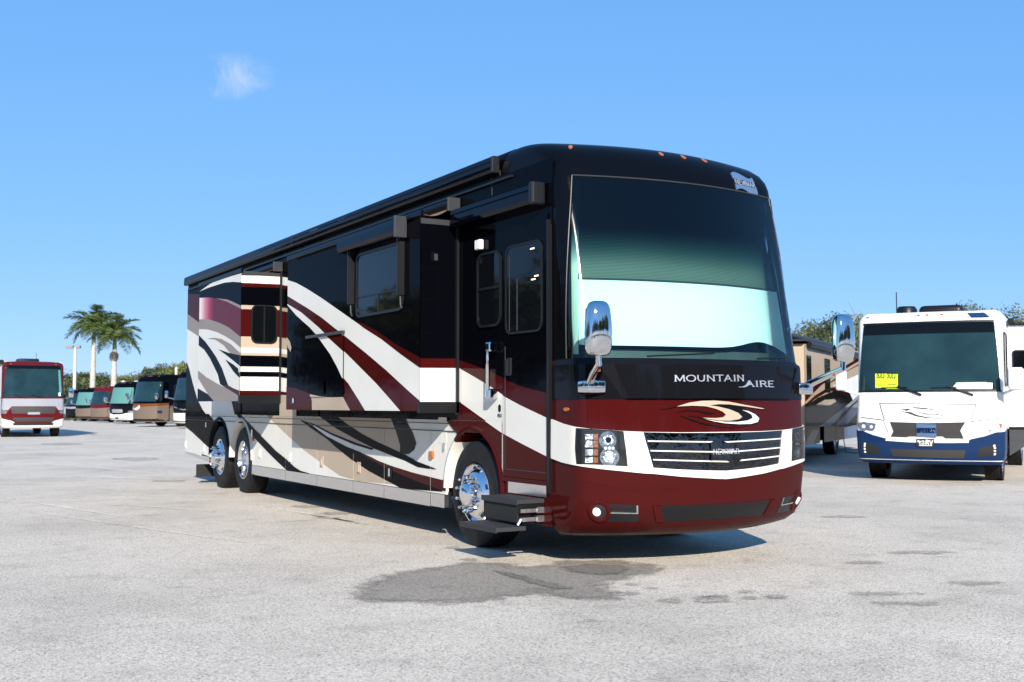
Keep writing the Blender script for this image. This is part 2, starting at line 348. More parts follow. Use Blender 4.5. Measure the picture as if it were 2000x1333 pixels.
def painted_panel(name, plane, outline, layers, parent, base=None, thick=.02, off=0.0):
    """one panel; its front face carries the paint scheme: colour shapes clipped to the panel's outline (2D on the plane)"""
    base = base or BLACK; mats = [base]; mb = MB(); mb.prism(outline, plane.to, off - thick, off, 0)
    otri = [t for t in tess(outline) if abs(area(t)) > 1e-8]
    for li, (m, poly) in enumerate(layers):
        if m not in mats: mats.append(m)
        d = off + .0009 * (li + 1)
        for t in tess(poly):
            if abs(area(t)) < 1e-9: continue
            for ot in otri:
                c = clip_convex(t, ot)
                if len(c) >= 3 and abs(area(c)) > 1e-7:
                    if area(c) < 0: c = c[::-1]
                    fs = [tuple(range(len(c)))]
                    mb.add([plane.to(p, d) for p in c], fs, mats.index(m))
    o = mb.build(name, mats, parent); fix_paint(o, plane.n); return o
def fix_paint(o, n):
    fix(o)
    bm = bmesh.new(); bm.from_mesh(o.data); bm.normal_update()
    for f in bm.faces:
        if abs(f.normal.dot(n)) > .99 and len(f.link_faces if hasattr(f, 'link_faces') else []) == 0:
            if all(len(e.link_faces) == 1 for e in f.edges) and f.normal.dot(n) < 0: f.normal_flip()
    bm.to_mesh(o.data); bm.free()
def rrect(u0, z0, u1, z1, r, n=4):
    pts = []
    for cx, cz, a0 in ((u1 - r, z1 - r, 0), (u0 + r, z1 - r, 90), (u0 + r, z0 + r, 180), (u1 - r, z0 + r, 270)):
        for k in range(n + 1):
            a = math.radians(a0 + 90 * k / n); pts.append((cx + r * math.cos(a), cz + r * math.sin(a)))
    return pts
def ring_faces(mb, outer, inner, f, d0, d1, mi=0):
    n = len(outer); vs = [f(p, d1) for p in outer] + [f(p, d1) for p in inner] + [f(p, d0) for p in outer] + [f(p, d0) for p in inner]
    fs = []
    for i in range(n):
        j = (i + 1) % n; fs += [(i, j, n + j, n + i), (i, 2 * n + i, 2 * n + j, j), (n + i, n + j, 3 * n + j, 3 * n + i)]
    mb.add(vs, fs, mi)
def window(name, plane, rect, parent, r=.06, fr=.03, glass=None, proud=.022, mull=None, frame_mat=None):
    u0, z0, u1, z1 = rect; o = rrect(u0, z0, u1, z1, r); i = rrect(u0 + fr, z0 + fr, u1 - fr, z1 - fr, max(.01, r - fr * .6))
    mb = MB(); mb.prism(i, plane.to, .001, .007); g = mb.build(name, [glass or GLASSB], parent); fix(g)
    mb = MB(); ring_faces(mb, o, i, plane.to, 0, proud)
    if mull:
        for (a, b, c_, d) in mull: mb.prism([(a, b), (c_, b), (c_, d), (a, d)], plane.to, .005, .016)
    fo = mb.build('frame', [frame_mat or TRIM], parent); fix(fo); sub(fo, g); return g

# stroke lettering (serif strokes) ------------------------------------------------
GL = {'M': (1.1, [[(.08, 0), (.12, 1)], [(.12, 1), (.52, .08)], [(.52, .08), (.95, 1)], [(.95, 1), (1.0, 0)]]),
      'O': (1.0, [[(.5 + .48 * math.cos(a * math.pi / 8), .5 + .5 * math.sin(a * math.pi / 8)) for a in range(17)]]),
      'U': (.9, [[(.1, 1), (.1, .35), (.2, .1), (.45, 0), (.7, .1), (.8, .35), (.8, 1)]]),
      'N': (.95, [[(.1, 0), (.1, 1)], [(.1, 1), (.82, 0)], [(.82, 0), (.82, 1)]]),
      'T': (.8, [[(0, 1), (.8, 1)], [(.4, 1), (.4, 0)]]), 'A': (.95, [[(.02, 0), (.46, 1)], [(.46, 1), (.9, 0)], [(.2, .36), (.72, .36)]]),
      'I': (.36, [[(.18, 0), (.18, 1)]]), 'R': (.85, [[(.12, 0), (.12, 1)], [(.12, 1), (.5, 1), (.68, .88), (.68, .65), (.5, .52), (.12, .52)], [(.42, .52), (.8, 0)]]),
      'E': (.75, [[(.12, 0), (.12, 1)], [(.12, 1), (.66, 1)], [(.12, .52), (.55, .52)], [(.12, 0), (.66, 0)]]),
      'W': (1.25, [[(.03, 1), (.33, 0)], [(.33, 0), (.62, .95)], [(.62, .95), (.9, 0)], [(.9, 0), (1.2, 1)]]),
      'S': (.75, [[(.62, .85), (.4, 1), (.15, .9), (.1, .7), (.3, .55), (.5, .47), (.64, .3), (.56, .08), (.32, 0), (.08, .14)]]),
      'L': (.7, [[(.12, 1), (.12, 0)], [(.12, 0), (.62, 0)]]), 'D': (.9, [[(.12, 0), (.12, 1)], [(.12, 1), (.45, 1), (.75, .75), (.75, .25), (.45, 0), (.12, 0)]]),
      'V': (.9, [[(.02, 1), (.44, 0)], [(.44, 0), (.86, 1)]]), '4': (.75, [[(.55, 0), (.55, 1), (.05, .3), (.7, .3)]]),
      '5': (.75, [[(.62, 1), (.16, 1), (.12, .55), (.45, .62), (.66, .4), (.6, .1), (.3, 0), (.08, .12)]]),
      '0': (.75, [[(.36 + .3 * math.cos(a * math.pi / 6), .5 + .5 * math.sin(a * math.pi / 6)) for a in range(13)]]),
      '3': (.7, [[(.1, .9), (.35, 1), (.58, .85), (.5, .6), (.3, .53), (.55, .42), (.62, .2), (.4, 0), (.1, .1)]]),
      'o': (.62, [[(.3 + .26 * math.cos(a * math.pi / 6), .31 + .3 * math.sin(a * math.pi / 6)) for a in range(13)]]),
      'r': (.45, [[(.1, 0), (.1, .6)], [(.1, .4), (.22, .58), (.4, .6)]]), 't': (.45, [[(.2, .9), (.2, .1), (.4, 0)], [(.02, .6), (.4, .6)]]),
      'h': (.6, [[(.1, 0), (.1, 1)], [(.1, .42), (.28, .6), (.45, .5), (.48, 0)]]), 'a': (.6, [[(.48, .6), (.48, 0)], [(.48, .5), (.25, .6), (.06, .3), (.25, 0), (.48, .12)]]),
      'i': (.26, [[(.12, 0), (.12, .6)], [(.12, .78), (.12, .9)]]), 'l': (.26, [[(.12, 0), (.12, 1)]]), ' ': (.5, [])}
def text_quads(txt, gap=.16, w=.13, serif=True):
    quads = []; x = 0
    for ch in txt:
        adv, strokes = GL[ch]
        for st in strokes:
            for a, b in zip(st[:-1], st[1:]):
                dx, dy = b[0] - a[0], b[1] - a[1]; L = math.hypot(dx, dy) or 1; nx, ny = -dy / L * w / 2, dx / L * w / 2
                ex, ey = dx / L * w * .25, dy / L * w * .25
                quads.append([(x + a[0] - ex + nx, a[1] - ey + ny), (x + a[0] - ex - nx, a[1] - ey - ny), (x + b[0] + ex - nx, b[1] + ey - ny), (x + b[0] + ex + nx, b[1] + ey + ny)])
            if serif and len(st) == 2 and ch not in 'OS':
                for e in st:
                    if e[1] in (0, 1): quads.append([(x + e[0] - .13, e[1] - .03), (x + e[0] + .13, e[1] - .03), (x + e[0] + .13, e[1] + .03), (x + e[0] - .13, e[1] + .03)])
        x += adv + gap
    return quads, x - gap
def text_on_plane(name, txt, plane, u0, z0, u1, hgt, m, parent, off=.004, w=.13, serif=False):
    q, wd = text_quads(txt, w=w, serif=serif); mb = MB()
    for i, qd in enumerate(q): mb.prism([(u0 + (u1 - u0) * p[0] / wd, z0 + hgt * p[1]) for p in qd], plane.to, off - .003, off + .0002 * (i % 5))
    o = mb.build(name, [m], parent); fix(o); return o

# ------------------------------------------------------------------ bowed coach nose: q runs round the nose from side seam to side seam, z up
class Nose:
    def __init__(s, levels, seam, smooth=.14, M=None, n=161):
        s.M = M or Matrix(); s.Mi = s.M.inverted(); s.lv = levels; s.seam = seam; s.sm = smooth; s.n = n; s.cache = {}
        s.z0, s.z1 = levels[0][0], levels[-1][0]; s.grid = None
    def params(s, z):
        lv = s.lv
        for a, b in zip(lv[:-1], lv[1:]):
            if z <= b[0]:
                t = 0 if b[0] == a[0] else max(0, (z - a[0]) / (b[0] - a[0])); return [a[i] + (b[i] - a[i]) * t for i in (1, 2, 3)]
        return list(lv[-1][1:4])
    def path(s, z):
        k = round(z, 4)
        if k in s.cache: return s.cache[k]
        yc, bow, hw = s.params(z); ys = max(s.seam, yc + bow + .05)
        a = np.linspace(-1, 1, 301); fx = a * hw; fy = yc + bow * a * a
        side = np.linspace(ys, yc + bow, 80, endpoint=False)
        x = np.concatenate([np.full(80, -hw), fx, np.full(80, hw)]); y = np.concatenate([side, fy, side[::-1]])
        d = np.concatenate([[0], np.cumsum(np.hypot(np.diff(x), np.diff(y)))]); L = d[-1]; st = .01; g = np.arange(0, L, st)
        gx, gy = np.interp(g, d, x), np.interp(g, d, y); w = max(1, int(s.sm / st)); pad = w
        gx = np.concatenate([np.full(pad, gx[0]), gx, np.full(pad, gx[-1])]); gy = np.concatenate([gy[0] + st * np.arange(pad, 0, -1), gy, gy[-1] + st * np.arange(1, pad + 1)])
        ker = np.ones(2 * w + 1) / (2 * w + 1); gx, gy = np.convolve(gx, ker, 'valid'), np.convolve(gy, ker, 'valid')
        d = np.concatenate([[0], np.cumsum(np.hypot(np.diff(gx), np.diff(gy)))]); t = np.linspace(0, d[-1], s.n)
        r = (np.interp(t, d, gx), np.interp(t, d, gy), d[-1]); s.cache[k] = r; return r
    def local(s, q, z):
        z = min(max(z, s.z0), s.z1); x, y, L = s.path(z); f = (q + 1) / 2 * (s.n - 1); f = min(max(f, 0), s.n - 1.001); i = int(f); t = f - i
        return Vector((x[i] + (x[i + 1] - x[i]) * t, y[i] + (y[i + 1] - y[i]) * t, z))
    def pt(s, q, z, off=0):
        p = s.local(q, z)
        if off:
            e = .012; a = s.local(min(q + e, 1), z) - s.local(max(q - e, -1), z); b = s.local(q, z + .02) - s.local(q, z - .02)
            n = a.cross(b)
            if n.length > 1e-9: p = p + n.normalized() * off
        return s.M @ p
    def hit(s, px, py):
        if s.grid is None:
            qs = np.linspace(-1, 1, 161); zs = np.linspace(s.z0, s.z1, 160); g = []
            for z in zs:
                for q in qs:
                    u, v = project(s.M @ s.local(q, z)); g.append((u, v, q, z))
            g = np.array(g).reshape(160, 161, 4)
            d1 = g[:, 1:, :2] - g[:, :-1, :2]; d2 = g[1:, :, :2] - g[:-1, :, :2]
            facing = np.zeros((160, 161), bool); cr_ = d1[:-1, :, 0] * d2[:, :-1, 1] - d1[:-1, :, 1] * d2[:, :-1, 0]; facing[:-1, :-1] = cr_ < 0
            s.grid = g.reshape(-1, 4); s.face = facing.reshape(-1)
        g = s.grid[s.face]; i = np.argmin((g[:, 0] - px) ** 2 + (g[:, 1] - py) ** 2); q, z = g[i, 2], g[i, 3]
        for _ in range(4):
            u, v = project(s.M @ s.local(q, z)); e = .004
            q2 = q + (e if q < .99 else -e); z2 = z + (e if z < s.z1 - e else -e)
            u1, v1 = project(s.M @ s.local(q2, z)); u2, v2 = project(s.M @ s.local(q, z2))
            J = np.array([[(u1 - u) / (q2 - q), (u2 - u) / (z2 - z)], [(v1 - v) / (q2 - q), (v2 - v) / (z2 - z)]])
            try: d = np.linalg.solve(J, [px - u, py - v])
            except Exception: break
            q = float(np.clip(q + np.clip(d[0], -.05, .05), -1, 1)); z = float(np.clip(z + np.clip(d[1], -.05, .05), s.z0, s.z1))
        return (q, z)
    def tr(s, pts): return [s.hit(*p) for p in pts]
    def patch(s, name, polys, off, m, parent, base=None, dq=.02, dz=.06, smooth=True):
        """polys: one or several (q, z) outlines; surface at `off` with a rim down to `base`"""
        if isinstance(polys[0][0], (int, float)): polys = [polys]
        bm = bmesh.new()
        for poly in polys:
            vs = [bm.verts.new((p[0], 0, p[1])) for p in poly]
            for t in tessellate_polygon([[Vector((p[0], p[1], 0)) for p in poly]]):
                try: bm.faces.new([vs[i] for i in t])
                except ValueError: pass
        qs = [p[0] for pl in polys for p in pl]; zs = [p[1] for pl in polys for p in pl]
        k = math.ceil(min(qs) / dq)
        while k * dq < max(qs):
            bmesh.ops.bisect_plane(bm, geom=bm.verts[:] + bm.edges[:] + bm.faces[:], plane_co=(k * dq, 0, 0), plane_no=(1, 0, 0), dist=1e-5); k += 1
        k = math.ceil(min(zs) / dz)
        while k * dz < max(zs):
            bmesh.ops.bisect_plane(bm, geom=bm.verts[:] + bm.edges[:] + bm.faces[:], plane_co=(0, 0, k * dz), plane_no=(0, 0, 1), dist=1e-5); k += 1
        bmesh.ops.remove_doubles(bm, verts=bm.verts[:], dist=1e-5); bm.verts.index_update()
        P = [(v.co.x, v.co.z) for v in bm.verts]; V = [s.pt(p[0], p[1], off) for p in P]
        Fc = [tuple(v.index for v in f.verts) for f in bm.faces]
        Fc = [f if area([P[i] for i in f]) > 0 else f[::-1] for f in Fc]
        b = off - .012 if base is None else base; rim = {}
        for e in bm.edges:
            if len(e.link_faces) == 1:
                f = e.link_faces[0]; ids = [v.index for v in f.verts]
                if area([P[i] for i in ids]) < 0: ids = ids[::-1]
                a_, b_ = e.verts[0].index, e.verts[1].index
                if (ids.index(a_) + 1) % len(ids) != ids.index(b_): a_, b_ = b_, a_
                for i in (a_, b_):
                    if i not in rim: rim[i] = len(V); V.append(s.pt(P[i][0], P[i][1], b))
                Fc.append((b_, a_, rim[a_], rim[b_]))
        bm.free(); o = mk(name, V, Fc, m, parent)
        if smooth: sharp(o, 30)
        return o
    def sheet(s, name, q0, q1, zs, m, parent, off=0, nq=120, flip=False):
        V, Fc = [], []
        for z in zs:
            for k in range(nq + 1): V.append(s.pt(q0 + (q1 - q0) * k / nq, z, off))
        for i in range(len(zs) - 1):
            for k in range(nq):
                a = i * (nq + 1) + k; f = (a, a + 1, a + nq + 2, a + nq + 1); Fc.append(f[::-1] if flip else f)
        o = mk(name, V, Fc, m, parent, smooth=True); return o
    def text(s, name, txt, p0, p1, hgt, m, parent, off=.006, w=.13, serif=True, slant=0):
        q, wd = text_quads(txt, w=w, serif=serif); mb = MB()
        for i, qd in enumerate(q):
            poly = []
            for p in qd:
                t = (p[0] + slant * p[1]) / wd; poly.append((p0[0] + (p1[0] - p0[0]) * t, p0[1] + (p1[1] - p0[1]) * t + hgt * p[1]))
            mb.prism(poly, lambda r, d: s.pt(r[0], r[1], d), off - .006, off + .0003 * (i % 5))
        o = mb.build(name, [m], parent); fix(o); return o
def mirror_q(poly): return [(-p[0], p[1]) for p in poly][::-1]

# ------------------------------------------------------------------ the setting: ground, verge
def ground_z(x, y):
    d = (Vector((x, y, 0)) - CAM).dot(FH); return -min(max(d - 62, 0) * .006, .45)
V, Fc = [], []
ds = [-900, -300, -120, -60, -30, 0, 20, 40, 62, 80, 100, 120, 137, 160, 300, 900, 2500]; ws_ = [-2500, -600, -200, -80, -30, 0, 30, 80, 200, 600, 2500]
for d in ds:
    for w in ws_:
        p = CAM + FH * d + CR * w; V.append((p.x, p.y, ground_z(p.x, p.y)))
nw = len(ws_)
for i in range(len(ds) - 1):
    for k in range(nw - 1): Fc.append((i * nw + k, i * nw + k + 1, (i + 1) * nw + k + 1, (i + 1) * nw + k))
ground = mk('parking_lot_ground', V, Fc, ASPH); ground['kind'] = 'structure'; ground['label'] = 'pale weathered asphalt of the sales lot'
def ground_patch(name, pts, m, z=.004, label=None, soft=.16):
    """a stain on the asphalt: sheet whose 'edge' attribute runs 0 at the rim to 1 inside, so that it frays out"""
    P = np.array([(q.x, q.y) for q in (on_ground(*p) for p in pts)]); Q = np.roll(P, -1, 0)
    c0 = P.mean(0); w, U = np.linalg.eigh(np.cov((P - c0).T)); loc = (P - c0) @ U; lo, hi = loc.min(0) - soft, loc.max(0) + soft
    n = [int(min(70, max(8, (hi[k] - lo[k]) / max(soft * .35, .02)))) for k in (0, 1)]
    gx, gy = np.meshgrid(np.linspace(lo[0], hi[0], n[0]), np.linspace(lo[1], hi[1], n[1]), indexing='ij'); G = np.stack([gx.ravel(), gy.ravel()], 1) @ U.T + c0
    d = Q - P; L2 = (d ** 2).sum(1) + 1e-12; t = np.clip(((G[:, None] - P[None]) * d[None]).sum(2) / L2, 0, 1); ds_ = np.sqrt((((P[None] + t[..., None] * d[None]) - G[:, None]) ** 2).sum(2)).min(1)
    cr = ((P[None, :, 1] > G[:, None, 1]) != (Q[None, :, 1] > G[:, None, 1])) & (G[:, None, 0] < d[None, :, 0] * (G[:, None, 1] - P[None, :, 1]) / (d[None, :, 1] + 1e-12) + P[None, :, 0])
    sd = np.where(cr.sum(1) % 2 == 1, ds_, -ds_); edge = np.clip(.5 + .5 * sd / soft, 0, 1)
    F_ = [(i * n[1] + k, (i + 1) * n[1] + k, (i + 1) * n[1] + k + 1, i * n[1] + k + 1) for i in range(n[0] - 1) for k in range(n[1] - 1)]
    F_ = [f for f in F_ if max(edge[list(f)]) > 0]
    me = bpy.data.meshes.new(name); me.from_pydata([(g[0], g[1], z) for g in G], [], F_); me.materials.append(m)
    at = me.attributes.new('edge', 'FLOAT', 'POINT'); at.data.foreach_set('value', edge.astype(np.float32))
    o = bpy.data.objects.new(name, me); col.objects.link(o); o.parent = ground
    if label: o['label'] = label
    return o
random.seed(7)
def wobble(pts, amp=2.2, n=6):
    out = []
    for i, p in enumerate(pts):
        q = pts[(i + 1) % len(pts)]
        for k in range(n):
            t = k / n; out.append((p[0] + (q[0] - p[0]) * t + random.uniform(-amp, amp) * (k > 0), p[1] + (q[1] - p[1]) * t + random.uniform(-amp, amp) * .35 * (k > 0)))
    return out
def z8(pts): return [(700 + x * .43, 980 + y * .43) for x, y in pts]
ground_patch('wet_patch', wobble(z8([(0, 445), (60, 370), (180, 330), (350, 305), (510, 280), (660, 285), (780, 303), (880, 292), (930, 275), (1080, 268), (1240, 278), (1350, 300), (1330, 322), (1200, 345), (1110, 362), (1090, 385), (1145, 410), (1140, 445), (1000, 440), (830, 425), (820, 405), (700, 432), (520, 450), (380, 460), (230, 452), (100, 452)])), WET, .004, 'brownish damp stain on the asphalt before the big coach', .22)
ground_patch('wet_patch', wobble(z8([(620, 318), (700, 330), (800, 358), (900, 380), (960, 398), (900, 402), (800, 378), (690, 345)]), 1.2), DARKW, .008, None, .05)
ground_patch('wet_patch', wobble(z8([(930, 300), (1060, 288), (1180, 296), (1230, 315), (1120, 340), (1040, 330), (960, 318)]), 1.6), DARKW, .008, None, .10)
for cx, cy, rx, ry in ((1420, 452, 45, 9), (1230, 420, 40, 6), (1230, 376, 25, 5), (1600, 448, 70, 14), (1775, 440, 32, 7), (1890, 434, 40, 7), (1760, 410, 28, 5), (500, 266, 26, 5), (1345, 395, 22, 4), (430, 212, 30, 4), (1640, 432, 45, 4)):
    ground_patch('damp_spot', wobble(z8([(cx + rx * math.cos(a), cy + ry * math.sin(a)) for a in [k * math.pi / 5 for k in range(10)]]), 1.0, 3), FAINT, .004, None, .10)
for (x0, y0, x1, y1, w) in ((30, 975, 260, 1012, 2.2), (60, 1000, 480, 1060, 1.6), (240, 985, 420, 1000, 1.2), (500, 985, 700, 1022, 1.6), (560, 1000, 760, 1030, 1.2), (150, 930, 360, 938, 1.3), (80, 905, 330, 926, 1.2)):
    ground_patch('tyre_scuff', wobble([(x0, y0), ((x0 + x1) / 2, (y0 + y1) / 2 - 2), (x1, y1), (x1, y1 + w), ((x0 + x1) / 2, (y0 + y1) / 2 + w), (x0, y0 + w)], .7, 3), PALE, .003, None, .03)
for (cx, cy, rx, ry) in ((265, 897, 45, 3.2), (330, 940, 30, 2), (600, 990, 24, 2.2), (660, 1003, 26, 2.5), (640, 1012, 18, 1.5), (120, 868, 40, 2), (1800, 1080, 60, 2.2), (1905, 1140, 50, 2.4), (1690, 1100, 30, 2.6), (1730, 1160, 60, 1.8), (1650, 1010, 40, 1.6), (1780, 1180, 70, 1.5)):
    ground_patch('oil_spot', wobble([(cx + rx * math.cos(a), cy + ry * math.sin(a)) for a in [k * math.pi / 5 for k in range(10)]], 1.0, 3), FAINT, .004, None, .14)
V = []; 
for d, w in ((138, -260), (138, 20), (230, 20), (230, -260)):
    p = CAM + FH * d + CR * w; V.append((p.x, p.y, ground_z(p.x, p.y) + .05))
verge = mk('grass_verge', V, [(0, 1, 2, 3)], GRASS); verge['kind'] = 'structure'

# ------------------------------------------------------------------ wheels (axle along local x of the coach)
def wheel(root, M, x, y, out, style, R=.525, W=.29):
    """x: outer sidewall position, out: -1 / +1 outward direction"""
    n = 48; T = W
    prof = [(.30, -.01), (.315, .012), (.40, .022), (.47, .016), (R - .012, -.006), (R, -.035)]
    for g in (.07, .115, .16, .205): prof += [(R, -g + .006), (R - .012, -g + .004), (R - .012, -g - .004), (R, -g - .006)]
    prof += [(R, -T + .035), (R - .015, -T + .005), (.45, -T - .015), (.31, -T)]
    mb = MB(); mb.lathe(prof, (x, y, R), 'X', n, 0, out); mb.v = [M @ v for v in mb.v]
    t = mb.build('wheel', [RUBBER], root); sharp(fix(t), 40)
    mb = MB()
    if style == 'steer':
        mb.lathe([(.30, -.02), (.302, .012), (.288, .014), (.280, -.002), (.262, -.012), (.235, .02), (.20, .045), (.17, .055), (.135, .058), (.13, .09), (.10, .135), (.06, .15), (.0, .152)], (x, y, R), 'X', n, 0, out)
    elif style == 'dish':
        mb.lathe([(.30, -.02), (.302, .012), (.288, .014), (.280, -.004), (.268, -.06), (.262, -.14), (.24, -.155), (.19, -.15), (.14, -.145), (.12, -.08), (.09, -.05), (.0, -.045)], (x, y, R), 'X', n, 0, out)
    else:
        mb.lathe([(.30, -.02), (.302, .008), (.285, .010), (.27, -.02), (.20, .0), (.12, .01), (.10, .04), (0, .045)], (x, y, R), 'X', 24, 0, out)
    mb.v = [M @ v for v in mb.v]; r = mb.build('rim', [ALU], root); sharp(fix(r), 40); sub(r, t)
    if style in ('steer', 'dish'):
        h0 = .05 if style == 'steer' else -.15
        for k in range(10):
            a = 2 * math.pi * (k + .5) / 10; c = (x, y + .1675 * math.cos(a), R + .1675 * math.sin(a)); mb = MB()
            mb.lathe([(.021, h0), (.021, h0 + .05), (.016, h0 + .055), (.016, h0 + .085), (.010, h0 + .095), (0, h0 + .096)], c, 'X', 8, 0, out); mb.v = [M @ v for v in mb.v]
            o = mb.build('lug_nut', [CHROME], root); sharp(fix(o), 40); sub(o, t)
        for k in range(5):
            a = 2 * math.pi * k / 5 + .3; rr = .246; c = (x, y + rr * math.cos(a), R + rr * math.sin(a)); mb = MB()
            h = .012 if style == 'steer' else -.152
            mb.lathe([(.026, h - .01), (.026, h + .004), (0, h + .004)], c, 'X', 12, 0, out); mb.v = [M @ v for v in mb.v]
            o = mb.build('hand_hole', [MATTE], root); sub(fix(o), t)
    return t

# ================================================================== the big burgundy, black and cream coach
XO = 1.28
coach = thing('motorhome', 'big black, burgundy and cream motorhome with slide-outs open and entry steps down', 'motorhome', (XO, 0, 0), worldparts=True)
MM = Matrix.Translation((XO, 0, 0))
SIDE = Plane((0, 0, 0), (0, 1, 0), (-1, 0, 0)); RSL = Plane((-.60, 0, 0), (0, 1, 0), (-1, 0, 0)); MSL = Plane((-.43, 0, 0), (0, 1, 0), (-1, 0, 0))
Y_R, Y_M = 5.98, .30
RFR = Plane((0, Y_R, 0), (1, 0, 0), (0, -1, 0)); MFR = Plane((0, Y_M, 0), (1, 0, 0), (0, -1, 0))
REAR_Y = 11.55
def S(pts): return [SIDE.px(p) for p in pts]
def zz(pts, ox, oy, s): return [(ox + x / s, oy + y / s) for x, y in pts]
# shell: walls, roof, floor
mb = MB(); mb.box((.012, -1.45, 1.24), (2.548, REAR_Y - .02, 3.50)); o = mb.build('body_shell', [BLACK], coach)
prof = [(.005, 3.45), (.005, 3.60), (.008, 3.68), (.018, 3.75), (.04, 3.80), (.08, 3.84), (.14, 3.868), (.23, 3.885), (.38, 3.897), (1.28, 3.907)]
prof = prof + [(2.56 - p[0], p[1]) for p in prof[-2::-1]]
V = [(p[0], y, p[1]) for y in (-.62, REAR_Y) for p in prof]; n = len(prof)
Fc = [(i, n + i, n + i + 1, i + 1) for i in range(n - 1)] + [tuple(range(n)), tuple(range(2 * n - 1, n - 1, -1))]
o = mk('roof', V, Fc, BLACK, coach); sharp(fix(o), 40)
mb = MB(); mb.box((.25, -1.2, .42), (2.31, 10.9, 1.24)); mb.build('chassis', [MATTE], coach)
mb = MB(); mb.box((2.52, .9, .36), (2.56, 6.9, 1.24)); mb.box((2.52, 9.3, .4), (2.56, REAR_Y, 1.24)); mb.box((.2, REAR_Y - .05, .42), (2.36, REAR_Y, 1.26)); mb.build('far_side_skirt', [BURG], coach)

# --- paint shapes on the main wall plane (photo pixels, laid on the wall)
Z2 = lambda p: zz(p, 340, 720, 5.128); Z4 = lambda p: zz(p, 540, 640, 5.126); Z1 = lambda p: zz(p, 340, 480, 5.553); ZA = lambda p: zz(p, 350, 760, 9.524); ZB = lambda p: zz(p, 480, 880, 9.524); ZC = lambda p: zz(p, 680, 900, 9.524); Z6 = lambda p: zz(p, 840, 680, 3.332)
ZF = fade_paint(8.35, 7.45)
wall_rear = [(BURG, S([(350, 575), (350, 700), (430, 720), (430, 575)])),
    (TAUPE, S([(350, 600), (363.4, 611.5), (387.7, 629.5), (430, 655), (430, 700), (387.7, 657), (361.6, 640), (350, 632)])),
    (WHITE, S([(350, 632), (361.6, 640), (387.7, 657), (430, 690), (480, 900), (350, 900)])),
    (BLACK, S(Z1([(50, 1150), (110, 1190), (135, 1250), (165, 1333)]) + Z2([(190, 150), (235, 310), (290, 415), (330, 470), (200, 470), (50, 470)])))]
cream_low = S([(340, 780), (1000, 780), (1000, 1100), (340, 1100)])
low_layers = [(WHITE, cream_low),
    (TAN, S(ZA([(1400, 200), (1400, 245), (1650, 510), (2000, 850)]) + ZB([(1090, 0), (1450, 260), (1750, 470)]) + [(700, 940), (771, 947), (800, 900), (776, 847), (768, 825), (757, 795), (560, 780)])),
    (WHITE, S(Z4([(240, 925), (560, 1060), (780, 1155), (980, 1215), (1200, 1290)]) + [(820, 902), (865, 930), (865, 945)] + ZC([(1760, 372), (1200, 220), (800, 95), (560, 0)]) + Z4([(1000, 1333), (700, 1190), (500, 1085)]))),
    (BLACK, S(Z4([(240, 925), (350, 1010), (500, 1110), (600, 1200), (750, 1320)]) + ZC([(100, 0), (400, 200), (680, 350), (870, 450), (1000, 520), (1760, 580), (1760, 540), (1600, 490), (1300, 390), (1000, 260), (720, 130), (460, 0)]) + Z4([(850, 1250), (700, 1190), (500, 1085), (340, 965)]))),
    (BURG, S(Z4([(820, 1240), (960, 1300)]) + ZC([(560, 0), (800, 95), (1200, 220), (1760, 360), (1890, 345), (1890, 580), (1760, 560), (1600, 495), (1300, 392), (1000, 262), (720, 132), (460, 0)]))),
    (BLACK, S(Z4([(340, 960), (240, 925), (380, 965), (550, 1055), (800, 1155), (980, 1213), (960, 1228), (780, 1172), (560, 1078)]))),
    (BLACK, S(Z4([(360, 800), (380, 835), (450, 900), (600, 1010), (800, 1120), (1000, 1220), (1200, 1300), (1290, 1333)]) + ZC([(1300, 120), (1500, 152), (1660, 160), (1540, 110), (1250, 0)]) + Z4([(1380, 1320), (1240, 1250), (1000, 1140), (850, 1060), (700, 960), (600, 880), (690, 835), (690, 800)]))),
    (CHAR, S(Z4([(1105, 800), (1120, 840), (1170, 950), (1210, 1060), (1245, 1180), (1240, 1265), (1330, 1268), (1385, 1225), (1405, 1160), (1370, 1060), (1310, 940), (1275, 840), (1265, 800)]))),
    (BLACK, S(ZA([(900, 150), (950, 240), (1060, 440), (1190, 660), (1360, 860), (1600, 1110)]) + ZB([(390, 0), (560, 170), (720, 320), (900, 470), (1200, 430), (1030, 380), (920, 310), (760, 160), (560, 0)]) + ZA([(1700, 1040), (1420, 760), (1160, 490), (1110, 430), (1010, 245), (960, 150)]))),
    (BLACK, S(ZA([(1060, 180), (1120, 250), (1200, 320), (1350, 420), (1450, 440), (1580, 445), (1400, 245), (1340, 180)]))),
    (BLACK, S(ZA([(0, 0), (0, 620), (75, 665), (250, 800), (560, 1090), (620, 1140), (620, 900), (580, 860), (680, 640), (540, 420), (430, 230), (400, 100)]))),
    (WHITE, S(ZA([(262, -30), (290, 80), (325, 160), (335, 150), (315, 0)]))), (WHITE, S(ZA([(358, 220), (385, 300), (432, 400), (442, 400), (400, 300), (372, 220)]))),
    (BURG, S(Z4([(1600, 780), (1640, 840), (1740, 965), (1830, 1080), (1960, 1333), (2400, 1600), (2600, 780)]))),
    (WHITE, S(Z6([(160, 320), (205, 360), (330, 450), (480, 555), (600, 620), (780, 712), (865, 745), (865, 492), (780, 460), (600, 375), (480, 310), (400, 255), (300, 195), (205, 140), (160, 110)])))]
front_layers = [(BURG, S(Z6([(100, 40), (205, 85), (390, 150), (490, 205), (600, 250), (790, 300), (900, 345), (900, 1200), (100, 1200)]))), low_layers[-1]]

